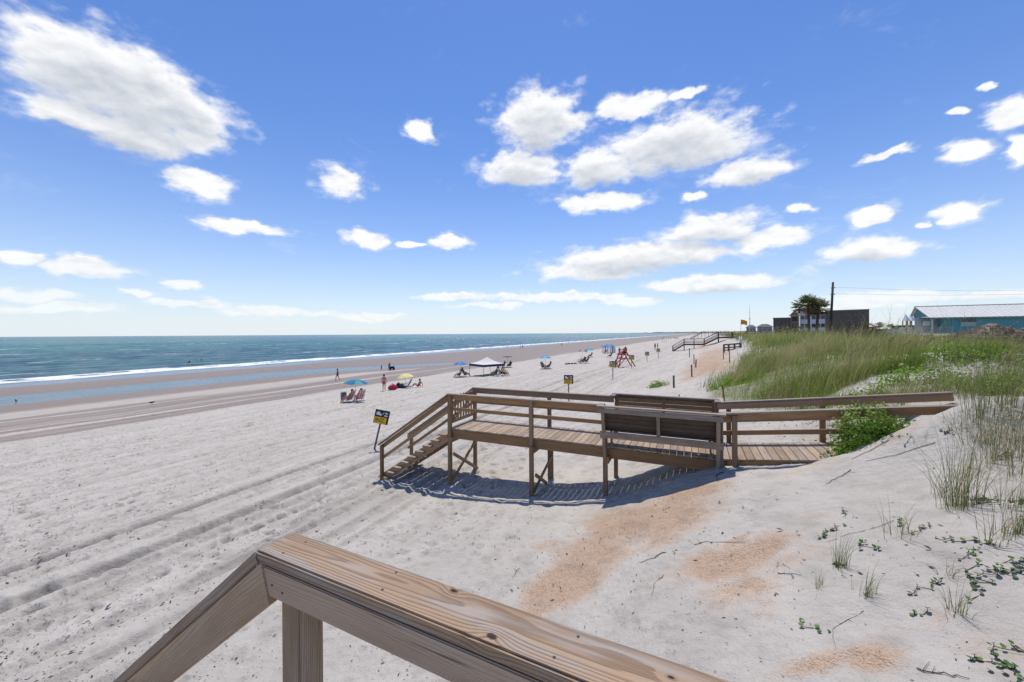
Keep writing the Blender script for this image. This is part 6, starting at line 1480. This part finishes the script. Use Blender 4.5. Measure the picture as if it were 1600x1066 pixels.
person('sand', g3(960.5, 573), SEA, 'person with dark hair sitting at the left foot of the lifeguard chair', 'deep', 'short', (.01, .01, .01), (('swimsuit', SUIT, (.05, .05, .06)),))
# people far along the beach and by the water
FARP = [('stand', 1023.5, 547, 1.0, 'person in purple beyond the signs, left of a pair', (.16, .08, .16)), ('stand', 1027.5, 547, 1.0, 'person in brown beyond the signs, right of a pair', (.20, .08, .06)),
        ('walk', 813, 544.5, .95, 'left person of a dark pair standing on the wet sand far out', (.05, .05, .07)), ('stand', 816.5, 544.5, .95, 'right person of a dark pair standing on the wet sand far out', (.03, .03, .04)),
        ('walk', 877.5, 541, 1.0, 'lone dark figure walking on the wet sand above the umbrellas', (.04, .04, .06)), ('stand', 888.5, 536.5, .8, 'small figure at the edge of the foam far out', (.06, .06, .07)),
        ('walk', 976, 529.5, .9, 'left one of two tiny figures near the far waterline', (.05, .05, .06)), ('stand', 986, 529.3, .9, 'right one of two tiny figures near the far waterline', (.06, .05, .05)),
        ('stand', 1044, 531.5, 1, 'dark figure nearest the far group umbrella', (.03, .03, .05)), ('walk', 1048, 530.5, 1, 'figure in the middle of the far group', (.10, .05, .05)), ('stand', 1053, 530, 1, 'figure right of the middle in the far group', (.04, .04, .05)), ('stand', 1041, 534.5, .8, 'small figure in front of the far group', (.06, .04, .04)),
        ('stand', 722.5, 578, 0, '', None)]
for (po, px, py, sc, lab, col) in FARP:
    if sc: person(po, g3(px, py), SEA+(px % 7)*.6, lab, 'tan', 'short', (.03, .02, .01), (('shirt', SHIRT, col), ('shorts', SHORTS, tuple(v*.7 for v in col))), scale=sc)
c = g3(1036, 533.5); umbrella(c, 'faraway blue umbrella at the head of the far group', [(.03, .14, .22), (.02, .10, .18)], 1.1, 2.3, (0, 0), .4)
for px, lab in ((1034, 'left dark chair under the faraway blue umbrella'), (1038, 'right dark chair under the faraway blue umbrella')): chair(g3(px, 534), SEA, lab, (.03, .03, .04))
c = g3(1057, 530.5); umbrella(c, 'faraway low teal shelter right of the far group', [(.02, .20, .24), (.03, .24, .26)], 1.8, 1.5, (0, 0), .4)
# swimmer and birds
r = ray(296, 566.5); k = -(EYE-.05)/r.z
person('stand', Vector((r.x*k, k, -1.15)), SEA, 'left swimmer standing chest deep in the waves', 'deep', 'short', (.01, .01, .01), (('shorts', SHORTS, NAVY),))
r = ray(315, 564.5); k = -(EYE-.05)/r.z
person('stand', Vector((r.x*k, k, -1.0)), SEA+2, 'second swimmer standing in the waves right of the first', 'tan', 'short', (.02, .01, .01), (('shorts', SHORTS, NAVY),))
def bird(loc, rz, label):
    o = empty('shore_bird', loc, rz); tag(o, label, 'bird', 'dark birds on the wet sand'); m_ = simple('dark feathers', (.03, .028, .028), .8)
    me = skinned([(0, -.16, .20), (0, 0, .20), (0, .10, .22), (0, .155, .29), (0, .19, .315)], [.02, .075, .065, .032, .036], [(0, 1), (1, 2), (2, 3), (3, 4)], 2)
    b = link('body', me, m_, o)
    mb = MB(); mb.tube((0, .21, .315), (0, .29, .30), .014, .004, 6); mb.build('beak', simple('dark beak', (.12, .07, .02), .5), o)
    for s in (-.03, .03): mb = MB(); mb.tube((s, .02, -.02), (s, .01, .17), .008, .01, 5); mb.bar((s, -.01, .005), (s, .06, .005), .03, .008); mb.build('leg', simple('dark beak', (.12, .07, .02), .5), o)
    for s in (-1, 1): mb = MB(); mb.face([(.06*s, .08, .25), (.085*s, -.05, .23), (.03*s, -.26, .17), (.02*s, -.1, .27)]); mb.build('wing', m_, o, solid=.01)
    o.scale = (1.05,)*3; return o
bird(g3(25, 629), 1.2, 'dark bird at the edge of the tidal pool at far left'); bird(g3(237, 632.5), -.8, 'dark bird on the damp sand nearer the middle of the beach')
